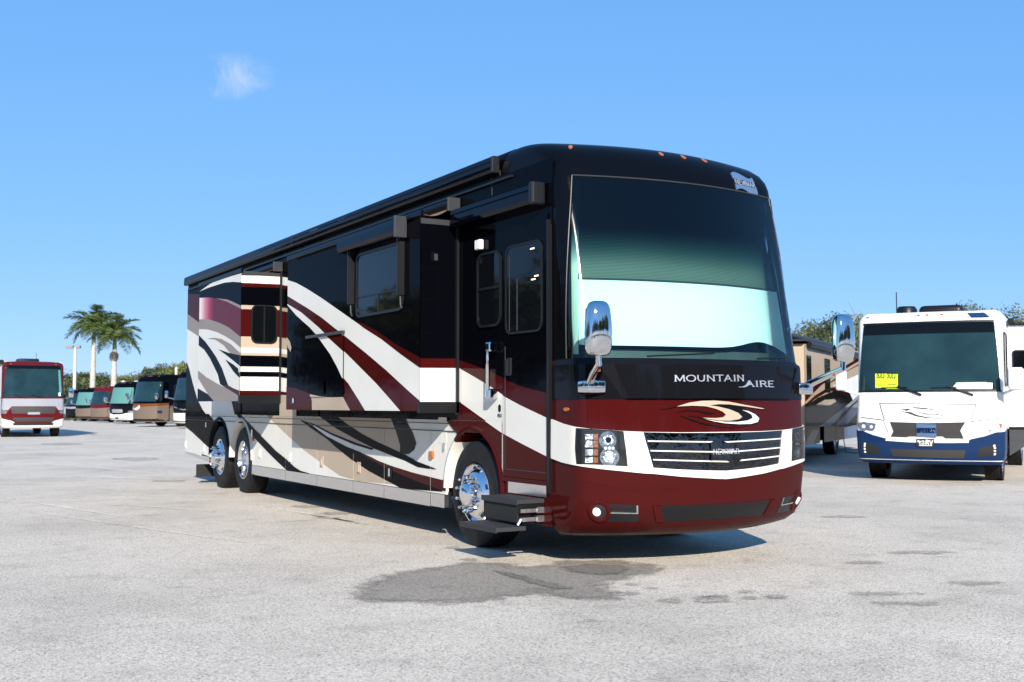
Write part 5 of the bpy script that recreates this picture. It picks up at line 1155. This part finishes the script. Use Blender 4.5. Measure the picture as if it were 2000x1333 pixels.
# its driver-side wall: window, slide-out with window, topper
WS = Plane(WM @ Vector((1.257, 0, 0)), WM.to_3x3() @ Vector((0, 1, 0)), WM.to_3x3() @ Vector((1, 0, 0)))
window('cab_window', WS, (-.38, 1.75, .30, 2.75), wc, .06, .03, GLASSB)
mb = MB(); mb.box((1.25, .62, .98), (1.75, 6.2, 2.92)); sl = mbM(mb, WM).build('slide_out', [PUREW], wc)
WE = Plane(WM @ Vector((0, .618, 0)), WM.to_3x3() @ Vector((1, 0, 0)), WM.to_3x3() @ Vector((0, -1, 0)))
sub(window('slide_window', WE, (1.34, 1.75, 1.70, 2.45), wc, .06, .03, GLASSB), sl)
mb = MB(); mb.box((1.255, .58, .93), (1.77, .64, .985)); sub(mbM(mb, WM).build('bottom_seal', [TRIM], wc), sl)
mb = MB(); mb.tube([(1.33, .5, 3.0), (1.33, 6.3, 3.0)], .06, 10); mb.box((1.33, .55, 2.93), (1.80, 6.25, 2.955)); sub(mbM(mb, WM).build('slide_topper', [TRIM], wc), sl)
mb = MB(); mb.rbox((-.42, 1.2, 3.15), (.42, 2.2, 3.42), .10); mbM(mb, WM).build('air_conditioner', [TRIM], wc, 40)
mb = MB(); mb.lathe([(.0, .24), (.16, .24), (.20, .18), (.21, 0)], (-.62, 1.0, 3.15), 'Z', 20); mbM(mb, WM).build('satellite_dome', [TRIM], wc, 40)
mb = MB(); mb.tube([(-.9, 1.6, 3.15), (-.9, 1.6, 3.75)], .012, 6); mbM(mb, WM).build('antenna', [DKGREY], wc)

# --- tan and burgundy coach parked beyond it, seen along its side
A = on_ground(1560, 791.5 + 1.4 * F_PX / 27.5); TM = frame((A.x, A.y), (.826, .565))
tcz = thing('motorhome', 'tan motorhome with burgundy and charcoal swirls, parked beyond the white and navy one', 'motorhome', (A.x, A.y, 0), worldparts=True)
# local x: +x is the visible side; side plane at x = 0
body_box(tcz, TM @ Matrix.Translation((-1.26, 0, 0)), 1.255, -2.6, 10.6, .9, 3.13, TAN, .14)
TLV = [(.35, -3.5, .25, 1.2), (.5, -3.6, .25, 1.255), (1.6, -3.5, .2, 1.255), (2.95, -3.25, .16, 1.25), (3.05, -3.1, .18, 1.22), (3.12, -2.9, .2, 1.1)]
tn = Nose(TLV, -2.6, .12, TM @ Matrix.Translation((-1.26, 0, 0)))
tn.sheet('front_cap', -1, 1, [.35, .42, .5, .8, 1.1, 1.4, 1.6, 2, 2.5, 2.95, 3.0, 3.05, 3.09, 3.12], CHAR, tcz); tn.patch('windshield', rrect(-.66, 1.6, .66, 2.85, .05), .006, TEALG, tcz, 0)
mk('cap_top', [tn.pt(-1 + 2 * k / 40, 3.12) for k in range(41)], [tuple(range(41))], CHAR, tcz)
nrm, uu = Vector((TM[0][0], TM[1][0], 0)), Vector((TM[0][1], TM[1][1], 0))
TS = Plane((A.x, A.y, 0), uu, nrm); TSL = Plane(Vector((A.x, A.y, 0)) + nrm * .5, uu, nrm)
Z6b = lambda p, pl=TSL: [pl.px(q) for q in zz(p, 1500, 600, 4.164)]
us = TSL.px((1572, 740))[0]; zs0, zs1 = TSL.px((1600, 834))[1], TSL.px((1572, 672))[1]
tl_ = [(BURG, Z6b([(250, 760), (295, 715), (400, 620), (520, 540), (640, 470), (745, 410), (800, 380), (800, 440), (745, 470), (640, 525), (540, 600), (450, 650), (330, 745), (250, 820)])), (TAN, Z6b([(325, 745), (430, 640), (560, 545), (800, 405), (800, 425), (560, 570), (440, 660)])),
       (CHAR, Z6b([(250, 860), (295, 820), (400, 740), (520, 690), (620, 640), (800, 500), (800, 1000), (250, 1000)])), (PUREW, Z6b([(520, 640), (640, 590), (800, 520), (800, 690), (690, 760), (660, 690), (600, 650)])),
       (BURG, Z6b([(250, 840), (295, 800), (380, 720), (480, 660), (570, 650), (640, 720), (570, 680), (480, 690), (380, 750), (250, 870)])), (TAN, Z6b([(380, 800), (460, 755), (540, 750), (555, 770), (500, 800), (420, 810)])),
       (SILVER, Z6b([(370, 1005), (640, 800), (800, 660), (800, 700), (660, 810), (470, 1005)])), (TAUPE, Z6b([(500, 1000), (690, 800), (800, 700), (800, 720), (700, 800), (525, 1000)])), (SILVER, Z6b([(525, 1000), (700, 800), (800, 730), (800, 780), (600, 1000)]))]
mb = MB(); mb.box((0, us + .01, zs0 + .01), (.488, us + 8.4, zs1)); tsl = mbM(mb, TM).build('slide_out', [TAN], tcz)
sub(painted_panel('slide_face', TSL, [(us, zs0), (us, zs1), (us + 8.4, zs1), (us + 8.4, zs0)], tl_, tcz, TAN, .012), tsl)
TE = Plane(Vector((A.x, A.y, 0)) + uu * us, nrm, -uu)
sub(painted_panel('slide_end_panel', TE, [(0, zs0), (0, zs1), (.5, zs1), (.5, zs0)], [], tcz, TAN, .012), tsl)
sub(window('slide_window', TE, (.04, 1.75, .26, 2.45), tcz, .06, .02, GLASSB), tsl)
for x0, x1 in ((312, 345), (458, 498)):
    a, b = Z6b([(x0, 420), (x1, 420)]); mb = MB(); mb.prism([(a[0], 1.72), (a[0], 2.55), (b[0], 2.55), (b[0], 1.72)], TSL.to, 0, .02); sub(fix(mb.build('window', [GLASSB], tcz)), tsl)
mb = MB(); mb.tube([(.10, us - .35, 3.02), (.10, us + 8.5, 3.02)], .075, 12); mb.box((.05, us - .2, 2.86), (.56, us + 8.45, 2.90)); sub(mbM(mb, TM).build('slide_topper', [GREYP], tcz), tsl)
mb = MB(); mb.tube([(.56, us + .2, 2.80), (.56, us + 8.2, 2.80)], .07, 12); sub(mbM(mb, TM).build('window_awning', [TRIM], tcz), tsl)
lowl = [(SILVER, [TS.px(q) for q in zz([(250, 1200), (360, 1000), (420, 1000), (330, 1200)], 1500, 600, 4.164)]), (PUREW, [TS.px(q) for q in zz([(620, 980), (800, 940), (800, 1140), (630, 1160)], 1500, 600, 4.164)])]
for k in range(7):
    a = -2.5 + 1.75 * k + (0 if k < 3 else .55); b = a + 1.72
    if 1.9 < (a + b) / 2 < 2.8: continue
    painted_panel('bay_door', TS, [(a, .40), (a, .93), (b, .93), (b, .40)], lowl, tcz, CHAR, .02, -.004)
uw = TS.px((1636, 860))[0]; wheel(tcz, TM, -.06, uw, 1, 'plain', .46, .27); wheel(tcz, TM, -2.46, uw, -1, 'plain', .46, .27); wheel(tcz, TM, -.06, -2.0, 1, 'plain', .46, .27); wheel(tcz, TM, -2.46, -2.0, -1, 'plain', .46, .27)
mb = MB(); mb.box((-2.3, -2.4, .42), (-.25, 10.3, .9)); mbM(mb, TM).build('chassis', [MATTE], tcz)
mb = MB(); mb.rbox((-1.7, 1.0, 3.12), (-.8, 2.1, 3.36), .10); mbM(mb, TM).build('air_conditioner', [GREYP], tcz, 40)
mb = MB(); mb.tube([(-.1, uw + 1.0, .85), (-.02, uw + 1.05, .45), (.05, uw + 1.0, .02), (.5, uw + .9, .015)], .014, 6); mbM(mb, TM).build('power_cord', [TRIM], tcz)

# --- burgundy, silver and cream coach at the far left
LP = at_depth(68, 49.5); LM = Matrix.Translation((LP.x, LP.y + 1.2, 0))
lc = thing('motorhome', 'burgundy, silver and cream motorhome facing the aisle alone, white sticker in its windshield', 'motorhome', (LP.x, LP.y + 1.2, 0), worldparts=True)
LLV = [(.40, -1.15, .22, 1.18), (.48, -1.22, .22, 1.23), (.8, -1.26, .22, 1.255), (1.2, -1.24, .21, 1.255), (1.7, -1.15, .19, 1.25), (3.05, -.95, .15, 1.245), (3.15, -.88, .15, 1.24), (3.24, -.78, .17, 1.21), (3.30, -.62, .2, 1.12), (3.32, -.4, .2, .95)]
ln = Nose(LLV, -.4, .12, LM)
ln.sheet('front_cap', -1, 1, [.40, .44, .48, .6, .8, 1.0, 1.2, 1.5, 1.7, 2.1, 2.6, 3.05, 3.1, 3.15, 3.2, 3.24, 3.27, 3.30, 3.32], DKRED, lc)
mk('cap_top', [ln.pt(-1 + 2 * k / 40, 3.32) for k in range(41)], [tuple(range(41))], DKRED, lc)
body_box(lc, LM, 1.245, -.42, 10.5, .5, 3.31, WHITE, .12)
L3 = lambda p: ln.tr(zz(p, 0, 680, 1111 / 150))
def l3s(p):                                                      # traced on one half, mirrored
    a = L3(p); return a
zb1, zb2 = ln.hit(68, 776)[1], ln.hit(68, 714)[1]
lw = ln.patch('windshield', rrect(-.70, zb1, .70, zb2, .05), .006, TEALG, lc, 0)
sub(ln.patch('sun_visor_band', zband(zb2 - .16, zb2 - .01, -.69, .69, 20), .0075, GLASSB, lc, .006), lw); sub(ln.patch('window_sticker', [(.58, zb1 + .05), (.63, zb1 + .05), (.63, zb1 + .20), (.58, zb1 + .20)], .010, PAPER, lc, .006), lw)
sub(ln.patch('curtain', [(.60, zb1 + .2), (.66, zb1 + .2), (.67, zb2 - .2), (.62, zb2 - .2)], .0075, TEALL, lc, .006), lw)
z1_, z2_ = ln.hit(68, 779)[1], ln.hit(68, 794)[1]
ln.patch('silver_band', [(-.86, z1_), (-.86, z2_ - .16), (-.55, z2_ - .17), (-.48, z2_), (.48, z2_), (.55, z2_ - .17), (.86, z2_ - .16), (.86, z1_)], .004, SILVER, lc, 0)
zc1 = ln.hit(68, 815)[1]; zc2 = ln.hit(68, 822)[1]
ln.patch('cream_bumper', [(-.99, .41), (0, .405), (.99, .41), (.99, zc1 + .15), (.85, zc1 + .02), (.45, zc2 - .02), (.40, zc2 - .10), (-.40, zc2 - .10), (-.45, zc2 - .02), (-.85, zc1 + .02), (-.99, zc1 + .15)], .006, WHITE, lc, 0)
zg1_, zg2_ = ln.hit(68, 795)[1], ln.hit(68, 806)[1]
ln.patch('grille', [(-.50, zg1_), (-.46, zg2_ - .05), (.46, zg2_ - .05), (.50, zg1_)][::-1], .009, MESH, lc, 0); ln.patch('grille', [(-.45, zc2 + .13), (-.40, zc2 - .05), (.40, zc2 - .05), (.45, zc2 + .13)][::-1], .010, MESH, lc, 0)
ln.patch('grille_badge', zband(zg2_ - .09, zg2_ + .01, -.13, .13, 8), .014, SILVER, lc, 0)
zi = ln.hit(68, 829)[1]; ln.patch('lower_intake', rrect(-.48, zi - .05, .48, zi + .06, .03), .010, MATTE, lc, 0)
for sg in (1, -1):
    h_ = [(-.86, zg2_ - .03), (-.60, zg2_ - .06), (-.56, zg2_ + .03), (-.70, zg2_ + .14), (-.87, zg2_ + .16)]
    ln.patch('headlight', h_ if sg > 0 else mirror_q(h_), .009, HLAMP, lc, 0)
    ln.patch('fog_light', [(sg * .46 + .02 * math.cos(a), zi + .04 * math.sin(a)) for a in [k * math.pi / 4 for k in range(8)]], .014, LENSW, lc, 0)
    ln.patch('bumper_vent', [(sg * .83 - .012, zi), (sg * .83 + .012, zi), (sg * .83 + .012, zi + .28), (sg * .83 - .012, zi + .28)], .009, MATTE, lc, 0)
    a = ln.pt(sg * .2, zb1 - .04, .03); b = ln.pt(sg * .2 - .25, zb1 + .08, .03); mb = MB(); mb.tube([a, b], .015, 6); mb.build('wiper', [TRIM], lc)
    ln.patch('clearance_lamp', zband(3.17, 3.20, sg * .62 - .02, sg * .62 + .02, 3), .008, AMBER, lc, 0)
coach_mirror(lc, LM, -1.50, -1.2, 1.95, CHROME); coach_mirror(lc, LM, 1.50, -1.2, 1.95, CHROME)
for sx in (-1, 1): wheel(lc, LM, sx * 1.15, 0, sx, 'plain', .48, .27); wheel(lc, LM, sx * 1.18, 6.2, sx, 'plain', .48, .27)
mb = MB(); mb.rbox((-.45, 1.0, 3.31), (.45, 2.0, 3.50), .07); mbM(mb, LM).build('air_conditioner', [TRIM], lc, 40)
mb = MB(); mb.tube([(-1.27, -.5, 3.28), (-1.27, 6, 3.28)], .10, 12); mbM(mb, LM).build('patio_awning', [TRIM], lc)
mb = MB(); mb.tube([(.25, .5, 3.31), (.25, .5, 3.75)], .01, 5); mbM(mb, LM).build('antenna', [DKGREY], lc)
mb = MB(); mb.box((-1.0, -.9, .42), (1.0, 10, .6)); mbM(mb, LM).build('chassis', [MATTE], lc)
LS = Plane(LM @ Vector((-1.25, 0, 0)), (0, 1, 0), (-1, 0, 0)); window('side_window', LS, (.4, 1.9, 1.6, 2.8), lc, .08, .03, GLASSB)

# --- the angled row of coaches at the back of the lot
def row_coach(px, D, ydir, label, low, upper, bandm, glass, roofm, deco=None, white_low=None, H=3.62):
    p = at_depth(px, D); gz = ground_z(p.x, p.y); M = frame((p.x, p.y, gz), ydir)
    r = thing('motorhome', label, 'motorhome', (p.x, p.y, gz), group='coaches in the angled row', worldparts=True)
    lv = [(.33, .08, .22, 1.2), (.42, .0, .22, 1.255), (1.2, -.04, .22, 1.265), (1.75, .02, .2, 1.26), (H - .5, .38, .16, 1.255), (H - .25, .50, .16, 1.24), (H - .10, .68, .18, 1.2), (H - .02, .95, .22, 1.05), (H, 1.2, .25, .9)]
    ns = Nose(lv, 1.25, .14, M, 81); zsx = [.33, .37, .42, .8, 1.2, 1.5, 1.75, 2.2, 2.7, H - .5, H - .37, H - .25, H - .17, H - .10, H - .06, H - .02, H]
    ns.sheet('front_cap', -1, 1, zsx, upper, r, 0, 60)
    mk('cap_top', [ns.pt(-1 + 2 * k / 40, H) for k in range(41)], [tuple(range(41))], upper, r)
    body_box(r, M, 1.255, 1.22, 11.8, .42, H - .01, roofm, .16)
    ns.patch('lower_front', [(-.99, .34), (0, .335), (.99, .34), (.99, 1.50), (.5, 1.42), (0, 1.36), (-.5, 1.42), (-.99, 1.50)], .006, low, r, 0, .05, .2)
    ns.patch('front_band', [(-.99, 1.50), (-.5, 1.42), (0, 1.36), (.5, 1.42), (.99, 1.50), (.99, 1.64), (.5, 1.60), (0, 1.58), (-.5, 1.60), (-.99, 1.64)], .008, bandm, r, 0, .05, .2)
    ns.patch('windshield', rrect(-.72, 1.74, .72, H - .52, .08), .006, glass, r, 0, .05, .2)
    for sg in (1, -1):
        ns.patch('headlight', rrect(sg * .64 - .10, .92, sg * .64 + .10, 1.12, .04), .012, ALU, r, 0, .05, .2)
        coach_mirror(r, M, sg * 1.52, -.05, 2.1, CHROME)
        wheel(r, M, sg * 1.17, 2.5, sg, 'plain', .50, .28)
    for k in (-.5, -.1, 0, .1, .5): ns.patch('clearance_lamp', zband(H - .16, H - .125, k - .02, k + .02, 2), .02, AMBER, r, 0, .05, .2)
    if deco: deco(r, ns, M)
    mb = MB(); mb.rbox((-.5, 4, H - .02), (.5, 5, H + .25), .08); mbM(mb, M).build('air_conditioner', [PUREW if roofm is not BLACK else CHAR], r, 40)
    RS = Plane(M @ Vector((1.256, 0, 0)), M.to_3x3() @ Vector((0, 1, 0)), M.to_3x3() @ Vector((1, 0, 0)))
    mb = MB(); mb.prism([(1.3, .44), (1.3, 1.30), (2.0, 1.45), (3.0, 1.62), (5.0, 1.35), (11.7, 1.1), (11.7, .44)], RS.to, 0, .006); fix(mb.build('side_skirt', [low], r))
    mb = MB(); mb.prism([(1.3, 1.30), (2.0, 1.45), (3.0, 1.62), (5.0, 1.35), (11.7, 1.1), (11.7, 1.25), (5.0, 1.5), (3.0, 1.75), (2.0, 1.58), (1.3, 1.42)], RS.to, 0, .008); fix(mb.build('side_stripe', [bandm], r))
    window('side_window', RS, (1.6, 1.9, 2.6, 2.9), r, .08, .03, GLASSB)
    return r
YD = (.88, .46)
def crescent(r, ns, M):
    ns.patch('swoosh_emblem', [(-.75, 1.38), (-.62, 1.22), (-.42, 1.18), (-.22, 1.30), (-.34, 1.27), (-.5, 1.30), (-.6, 1.40), (-.5, 1.52), (-.66, 1.50)], .012, TAN, r, 0, .05, .2); ns.patch('swoosh_emblem', [(-.42, 1.18), (-.22, 1.14), (-.08, 1.30), (-.14, 1.50), (-.22, 1.36)], .012, PUREW, r, 0, .05, .2)
def vnose(r, ns, M):
    ns.patch('white_bumper', [(-.99, .345), (.99, .345), (.99, 1.15), (.5, .92), (.2, .80), (-.2, .80), (-.5, .92), (-.99, 1.15)], .012, PUREW, r, 0, .05, .2); ns.patch('grille', rrect(-.3, .95, .3, 1.25, .08), .014, SILVER, r, 0, .05, .2); ns.patch('plate', zband(.45, .58, -.08, .08, 3), .018, INK, r, 0, .05, .2)
def creamlow(r, ns, M):
    ns.patch('cream_bumper', zband(.345, .95, -.98, .98, 20), .012, WHITE, r, 0, .05, .2); ns.patch('chevron', [(-.45, 1.35), (0, 1.18), (.45, 1.35), (.45, 1.31), (0, 1.12), (-.45, 1.31)][::-1], .014, ALU, r, 0, .05, .2)
def domes(r, ns, M):
    for x in (-.1, .75): mb = MB(); mb.lathe([(0, .48), (.16, .45), (.27, .30), (.30, .12), (.28, 0)], (x, 3.2 + x, 3.6), 'Z', 20); mbM(mb, M).build('satellite_dome', [PUREW], r, 50)
row_coach(140, 127, YD, 'charcoal and silver motorhome half hidden behind the lamp post', CHAR, BLACK, SILVER, TEALG, BLACK)
row_coach(160, 121, YD, 'bronze and black motorhome with a mint green shade behind its windshield', BRONZE, BLACK, CHAR, TEALL, BLACK)
row_coach(190, 109, YD, 'dark red and bronze motorhome with two white satellite domes on its roof', BRONZE, DKRED, DKRED, TEALG, DKRED, domes, H=3.5)
row_coach(230, 97, YD, 'black motorhome with white bumper and mint green windshield shade', CHAR, BLACK, CHAR, TEALL, BLACK, vnose)
row_coach(279, 78, YD, 'bronze motorhome with copper stripe and crescent emblem on its nose', BRONZE, BLACK, ORANGE_B, TEALG, BLACK, crescent)
row_coach(361, 69, YD, 'black motorhome with cream bumper and chrome chevron next to the bronze one', CHAR, BLACK, CHAR, TEALG, BLACK, creamlow)

# ------------------------------------------------------------------ trees, palms, lamp posts
def tree_mesh(seed, h, rx, leafm, n_cl=60, per=55, leaf=.20, gap=.25, trunk_h=.35):
    rnd = random.Random(seed); cl = []
    for i in range(n_cl):
        a = rnd.uniform(0, 2 * math.pi); t = rnd.random() ** .6; zf = rnd.random()
        prof = math.sin(math.pi * min(1, .18 + .80 * zf)) ** .7
        cl.append((Vector((rx * prof * t * math.cos(a), rx * prof * t * math.sin(a), h * (trunk_h + (1 - trunk_h) * zf) * rnd.uniform(.9, 1.04))), rnd.uniform(.5, 1.0) * rx * .34))
    V, Fc = [], []
    for c, r in cl:
        for k in range(per):
            d = Vector((rnd.gauss(0, 1), rnd.gauss(0, 1), rnd.gauss(0, .8))).normalized() * r * rnd.random() ** .4
            p = c + d; s = leaf * rnd.uniform(.5, 1.25); u = Vector((rnd.gauss(0, 1), rnd.gauss(0, 1), rnd.gauss(0, 1))).normalized(); w = u.orthogonal().normalized()
            w = (w + u.cross(w) * rnd.uniform(-1, 1)).normalized(); k0 = len(V); V += [p - u * s, p + w * s * .42, p + u * s, p - w * s * .42]; Fc.append((k0, k0 + 1, k0 + 2, k0 + 3))
    me = bpy.data.meshes.new('crown'); me.from_pydata([tuple(v) for v in V], [], Fc); me.materials.append(leafm)
    mb = MB(); mb.tube([(0, 0, -.3), (.05, 0, h * .25), (-.05, .05, h * .5), (0, 0, h * .8)], [h * .026, h * .02, h * .014, h * .005], 8)
    for c, r in cl[::5]:
        b = Vector((0, 0, h * rnd.uniform(.25, .55))); mb.tube([b, (b + c) / 2 + Vector((0, 0, -.1 * h * rnd.random())), c], [h * .011, h * .007, h * .002], 5, 0, False)
    mt = bpy.data.meshes.new('trunk'); mt.from_pydata([tuple(v) for v in mb.v], [], mb.f); mt.materials.append(BARK)
    return me, mt
def plant(meshes, p, s, rot, label, group=None, name='tree', cat='tree'):
    t = bpy.data.objects.new(name, None); col.objects.link(t); t.location = p; t.scale = s if isinstance(s, tuple) else (s, s, s); t.rotation_euler[2] = rot
    t['label'] = label; t['category'] = cat
    if group: t['group'] = group
    for nm, me in (('crown', meshes[0]), ('trunk', meshes[1])):
        o = bpy.data.objects.new(nm, me); col.objects.link(o); o.parent = t
    return t
TR = [tree_mesh(1, 6.4, 3.0, LEAF, 75, 60, .21), tree_mesh(2, 6.4, 3.2, LEAFG, 80, 55, .19), tree_mesh(3, 6.2, 2.8, LEAFY, 70, 55, .22), tree_mesh(4, 7.0, 3.4, LEAF, 85, 60, .20)]
TS_ = [tree_mesh(11, 7.4, 2.9, LEAFG, 75, 75, .12, trunk_h=.4), tree_mesh(12, 7.0, 2.6, LEAFG, 65, 75, .11, trunk_h=.4), tree_mesh(13, 7.2, 2.2, LEAFY, 65, 75, .12, trunk_h=.4)]
rnd = random.Random(5)
for i, (px, D, top, k, lab) in enumerate(((116, 158, 722, 0, 'rounded green tree between the lone burgundy coach and the lamp post'), (141, 150, 722, 1, 'grey-green tree right behind the cream lamp post with two heads'), (166, 160, 720, 0, 'dark green tree beside the clean pale palm trunk'), (196, 166, 726, 3, 'low green tree showing between the two palm trunks'), (226, 170, 729, 2, 'low yellow-green tree behind the palm with dead fronds'), (250, 158, 727, 2, 'yellow-green tree above the black coach with white bumper'), (272, 160, 722, 1, 'grey-green tree above the left half of the bronze coach'), (292, 152, 712, 0, 'tall dark green tree above the bronze coach roof'), (312, 158, 708, 3, 'highest green tree of the belt above the bronze coach'), (334, 146, 716, 2, 'yellow-green tree beside the slim cream pole'), (352, 138, 702, 2, 'bright yellow-green tree between the slim pole and the big coach'), (374, 140, 698, 0, 'dark green tree half hidden by the tail of the big coach'))):
    p = at_depth(px, D); gz = ground_z(p.x, p.y); hgt = 1.4 + (791.5 - top) / F_PX * D - gz; h0 = (6.4, 6.4, 6.2, 7.0)[k]
    plant(TR[k], (p.x, p.y, gz), (1.0, 1.0, .88 * hgt / h0), rnd.uniform(0, 6.28), lab, 'tree belt behind the row')
for i, (px, D, top, k, lab) in enumerate(((1552, 66, 634, 1, 'thin grey-green tree showing just past the big coach, over the tan coach roof'), (1592, 72, 620, 0, 'loose grey-green tree above the tan coach'), (1628, 68, 606, 0, 'tallest grey-green tree rising between mirror and tan coach roof'), (1682, 62, 603, 2, 'yellow-green tree close to the left of the white coach roof'), (1905, 70, 582, 0, 'grey-green tree rising behind the white coach roof air conditioner'), (1996, 64, 586, 1, 'grey-green tree beyond the slide-out of the white coach'))):
    p = at_depth(px, D); hgt = 1.4 + (791.5 - top) / F_PX * D; h0 = (7.4, 7.0, 7.2)[k]
    plant(TS_[k], (p.x, p.y, 0), (.92, .92, .90 * hgt / h0), i * 1.7, lab)
for i in range(13):                                             # low belt added behind the right-hand coaches, mostly hidden, for their paint to reflect
    p = at_depth(1545 + 95 * i, 74 + 5 * math.sin(i * 2.2)); plant(TR[i % 4], (p.x, p.y, 0), (1.15, 1.15, .74 + .06 * math.sin(i * 3.1)), i * 1.9, 'low bushy tree added behind the white and tan coaches for their paint to reflect', 'added low belt behind the right-hand coaches')
# bare tree
p = at_depth(1702, 66); bt = thing('bare_tree', 'leafless tree with thin twigs sticking up behind the white coach', 'tree', (p.x, p.y, 0))
mb = MB(); r2 = random.Random(9); mb.tube([(0, 0, 0), (.1, 0, 3), (0, .1, 5.2)], [.14, .10, .05], 8); trk = mb.build('trunk', [BARK], bt)
mb = MB()
for k in range(16):
    b = Vector((0, .05, r2.uniform(3.2, 5.2))); d = Vector((r2.uniform(-.9, .9), r2.uniform(-.9, .9), r2.uniform(1.0, 2.6))); m_ = b + d * .5 + Vector((r2.uniform(-.2, .2), r2.uniform(-.2, .2), 0)); mb.tube([b, m_, b + d], [.035, .022, .008], 5, 0, False)
    for j in range(3): mb.tube([m_, m_ + Vector((r2.uniform(-.5, .5), r2.uniform(-.5, .5), r2.uniform(.3, .9)))], [.014, .005], 4, 0, False)
mb.build('branches', [BARK], bt)
# trees across the lot, behind the photographer and out to the left (they show in the chrome, the grille and the glossy paint)
for i in range(22):
    a = math.radians(-150 + 120 * i / 21 + 2.5 * math.sin(i * 2.3)); R0 = 46 + 6 * math.sin(i * 1.7); s = 1.5 + .55 * abs(math.sin(i * 2.9)); x, y = -4 + R0 * math.cos(a), -10 + R0 * math.sin(a)
    plant(TR[i % 4], (x, y, 0), (s * .85, s * .85, s), i * 1.3, 'green tree across the lot, mirrored in the chrome of the big coach', 'trees across the lot')
for i in range(12):
    y = 6 + 8.6 * i; x = -46 + .10 * y + 2 * math.sin(i * 2.1); s = 1.4 + .4 * abs(math.sin(i * 1.9))
    plant(TR[(i + 1) % 4], (x, y, ground_z(x, y)), s, i * 2.1, 'green tree along the lot edge, mirrored in the glossy flank', 'trees along the side of the lot')
# royal palms
def frond_mesh(L, seed):
    rnd = random.Random(seed); V, Fc = [], []; n = 34; pts = []
    for k in range(n + 1):
        t = k / n; pts.append(Vector((L * (t - .10 * t * t), 0, L * (.50 * t - .80 * t * t))))
    for k in range(n + 1):
        w = .03 * (1 - .8 * k / n); V += [pts[k] + Vector((0, -w, 0)), pts[k] + Vector((0, w, .01))]
    for k in range(n): Fc.append((2 * k, 2 * k + 2, 2 * k + 3, 2 * k + 1))
    for k in range(3, n + 1):
        t = k / n; ll = L * .30 * math.sin(math.pi * min(1, .15 + .8 * t)) ** .6
        for sgn in (-1, 1):
            for e in range(2):
                d = Vector((.45 + rnd.uniform(-.1, .1), sgn * rnd.uniform(.75, 1.0), rnd.uniform(-.75, .25))).normalized() * ll * rnd.uniform(.8, 1.1); p = pts[k] + Vector((rnd.uniform(-.05, .05), 0, 0)); w = Vector((.035, 0, .01)); i0 = len(V)
                V += [p - w, p + w, p + d * .6 + w * .8 + Vector((0, 0, -.02 * L * .2)), p + d + Vector((0, 0, -.10 * ll)), p + d * .6 - w * .8]; Fc.append((i0, i0 + 1, i0 + 2, i0 + 3, i0 + 4))
    me = bpy.data.meshes.new('frond'); me.from_pydata([tuple(v) for v in V], [], Fc); me.materials.append(PALML); return me
FR = [frond_mesh(3.3, s) for s in (1, 2, 3)]
def palm(px, D, ztop, label, seed, dead=False):
    p = at_depth(px, D); gz = ground_z(p.x, p.y); t = thing('palm_tree', label, 'palm tree', (p.x, p.y, gz)); rnd = random.Random(seed); zt = ztop - gz; cs = 1.5
    mb = MB(); mb.tube([(0, 0, -.2), (0, 0, 1.2), (.02, 0, zt * .45), (.05, 0, zt - cs)], [.36, .30, .30, .22], 14); mb.build('trunk', [PALMT], t, 60)
    mb = MB(); mb.tube([(.05, 0, zt - cs), (.05, 0, zt - cs * .6), (.06, 0, zt - .1), (.06, 0, zt + .3)], [.23, .21, .13, .05], 12); mb.build('crownshaft', [PALMG], t, 60)
    angs = [(k * 2.399 + rnd.uniform(-.2, .2)) for k in range(24)]
    for k, a in enumerate(angs):
        up = 1.15 - 1.55 * k / 23 + rnd.uniform(-.1, .1); s = rnd.uniform(.85, 1.1) * (.8 if k < 2 else 1)
        o = bpy.data.objects.new('frond', FR[k % 3]); col.objects.link(o); o.parent = t; o.location = (.06, 0, zt - .05); o.rotation_euler = (rnd.uniform(-.3, .3), -up, a); o.scale = (s, s, s)
    if dead:
        for k in range(7):
            o = bpy.data.objects.new('dead_frond', DFR); col.objects.link(o); o.parent = t; o.location = (.04, 0, zt - cs - .1); o.rotation_euler = (0, rnd.uniform(.9, 1.2), k * .9); o.scale = (.36, .36, .36)
DFR = FR[0].copy(); DFR.materials.clear(); DFR.materials.append(DEADP)
palm(181, 124, 9.9, 'royal palm with clean pale trunk behind the dark red coach', 3); palm(222, 121, 8.8, 'royal palm with dead fronds hanging below its crown', 8, True)
def lamp_post(px, D, h, label, heads):
    p = at_depth(px, D); gz = ground_z(p.x, p.y); t = thing('lamp_post', label, 'lamp post', (p.x, p.y, gz)); mb = MB()
    mb.tube([(0, 0, 0), (0, 0, .7)], .30, 12); mb.build('footing', [CONC], t); mb = MB(); mb.tube([(0, 0, .6), (0, 0, h)], [.22, .15], 10); mb.build('pole', [CONC], t, 60)
    M = Matrix.Rotation(-YAW, 4, 'Z')
    for a, b in heads:
        mb = MB(); mb.rbox((a, -.22, h - .12), (b, .22, h + .20), .05); mb.v = [M @ v for v in mb.v]; mb.build('lamp_head', [mat('lamp_head_grey', (.22, .19, .16), .6)], t)
lamp_post(146, 128, 8.3, 'cream concrete lamp post with two flat heads, left of the palms', ((-1.05, -.2), (.1, .6))); lamp_post(344, 132, 6.2, 'slim cream pole standing up behind the angled coach row', ())
for o in list(bpy.data.objects):
    if '_org' in o: del o['_org']
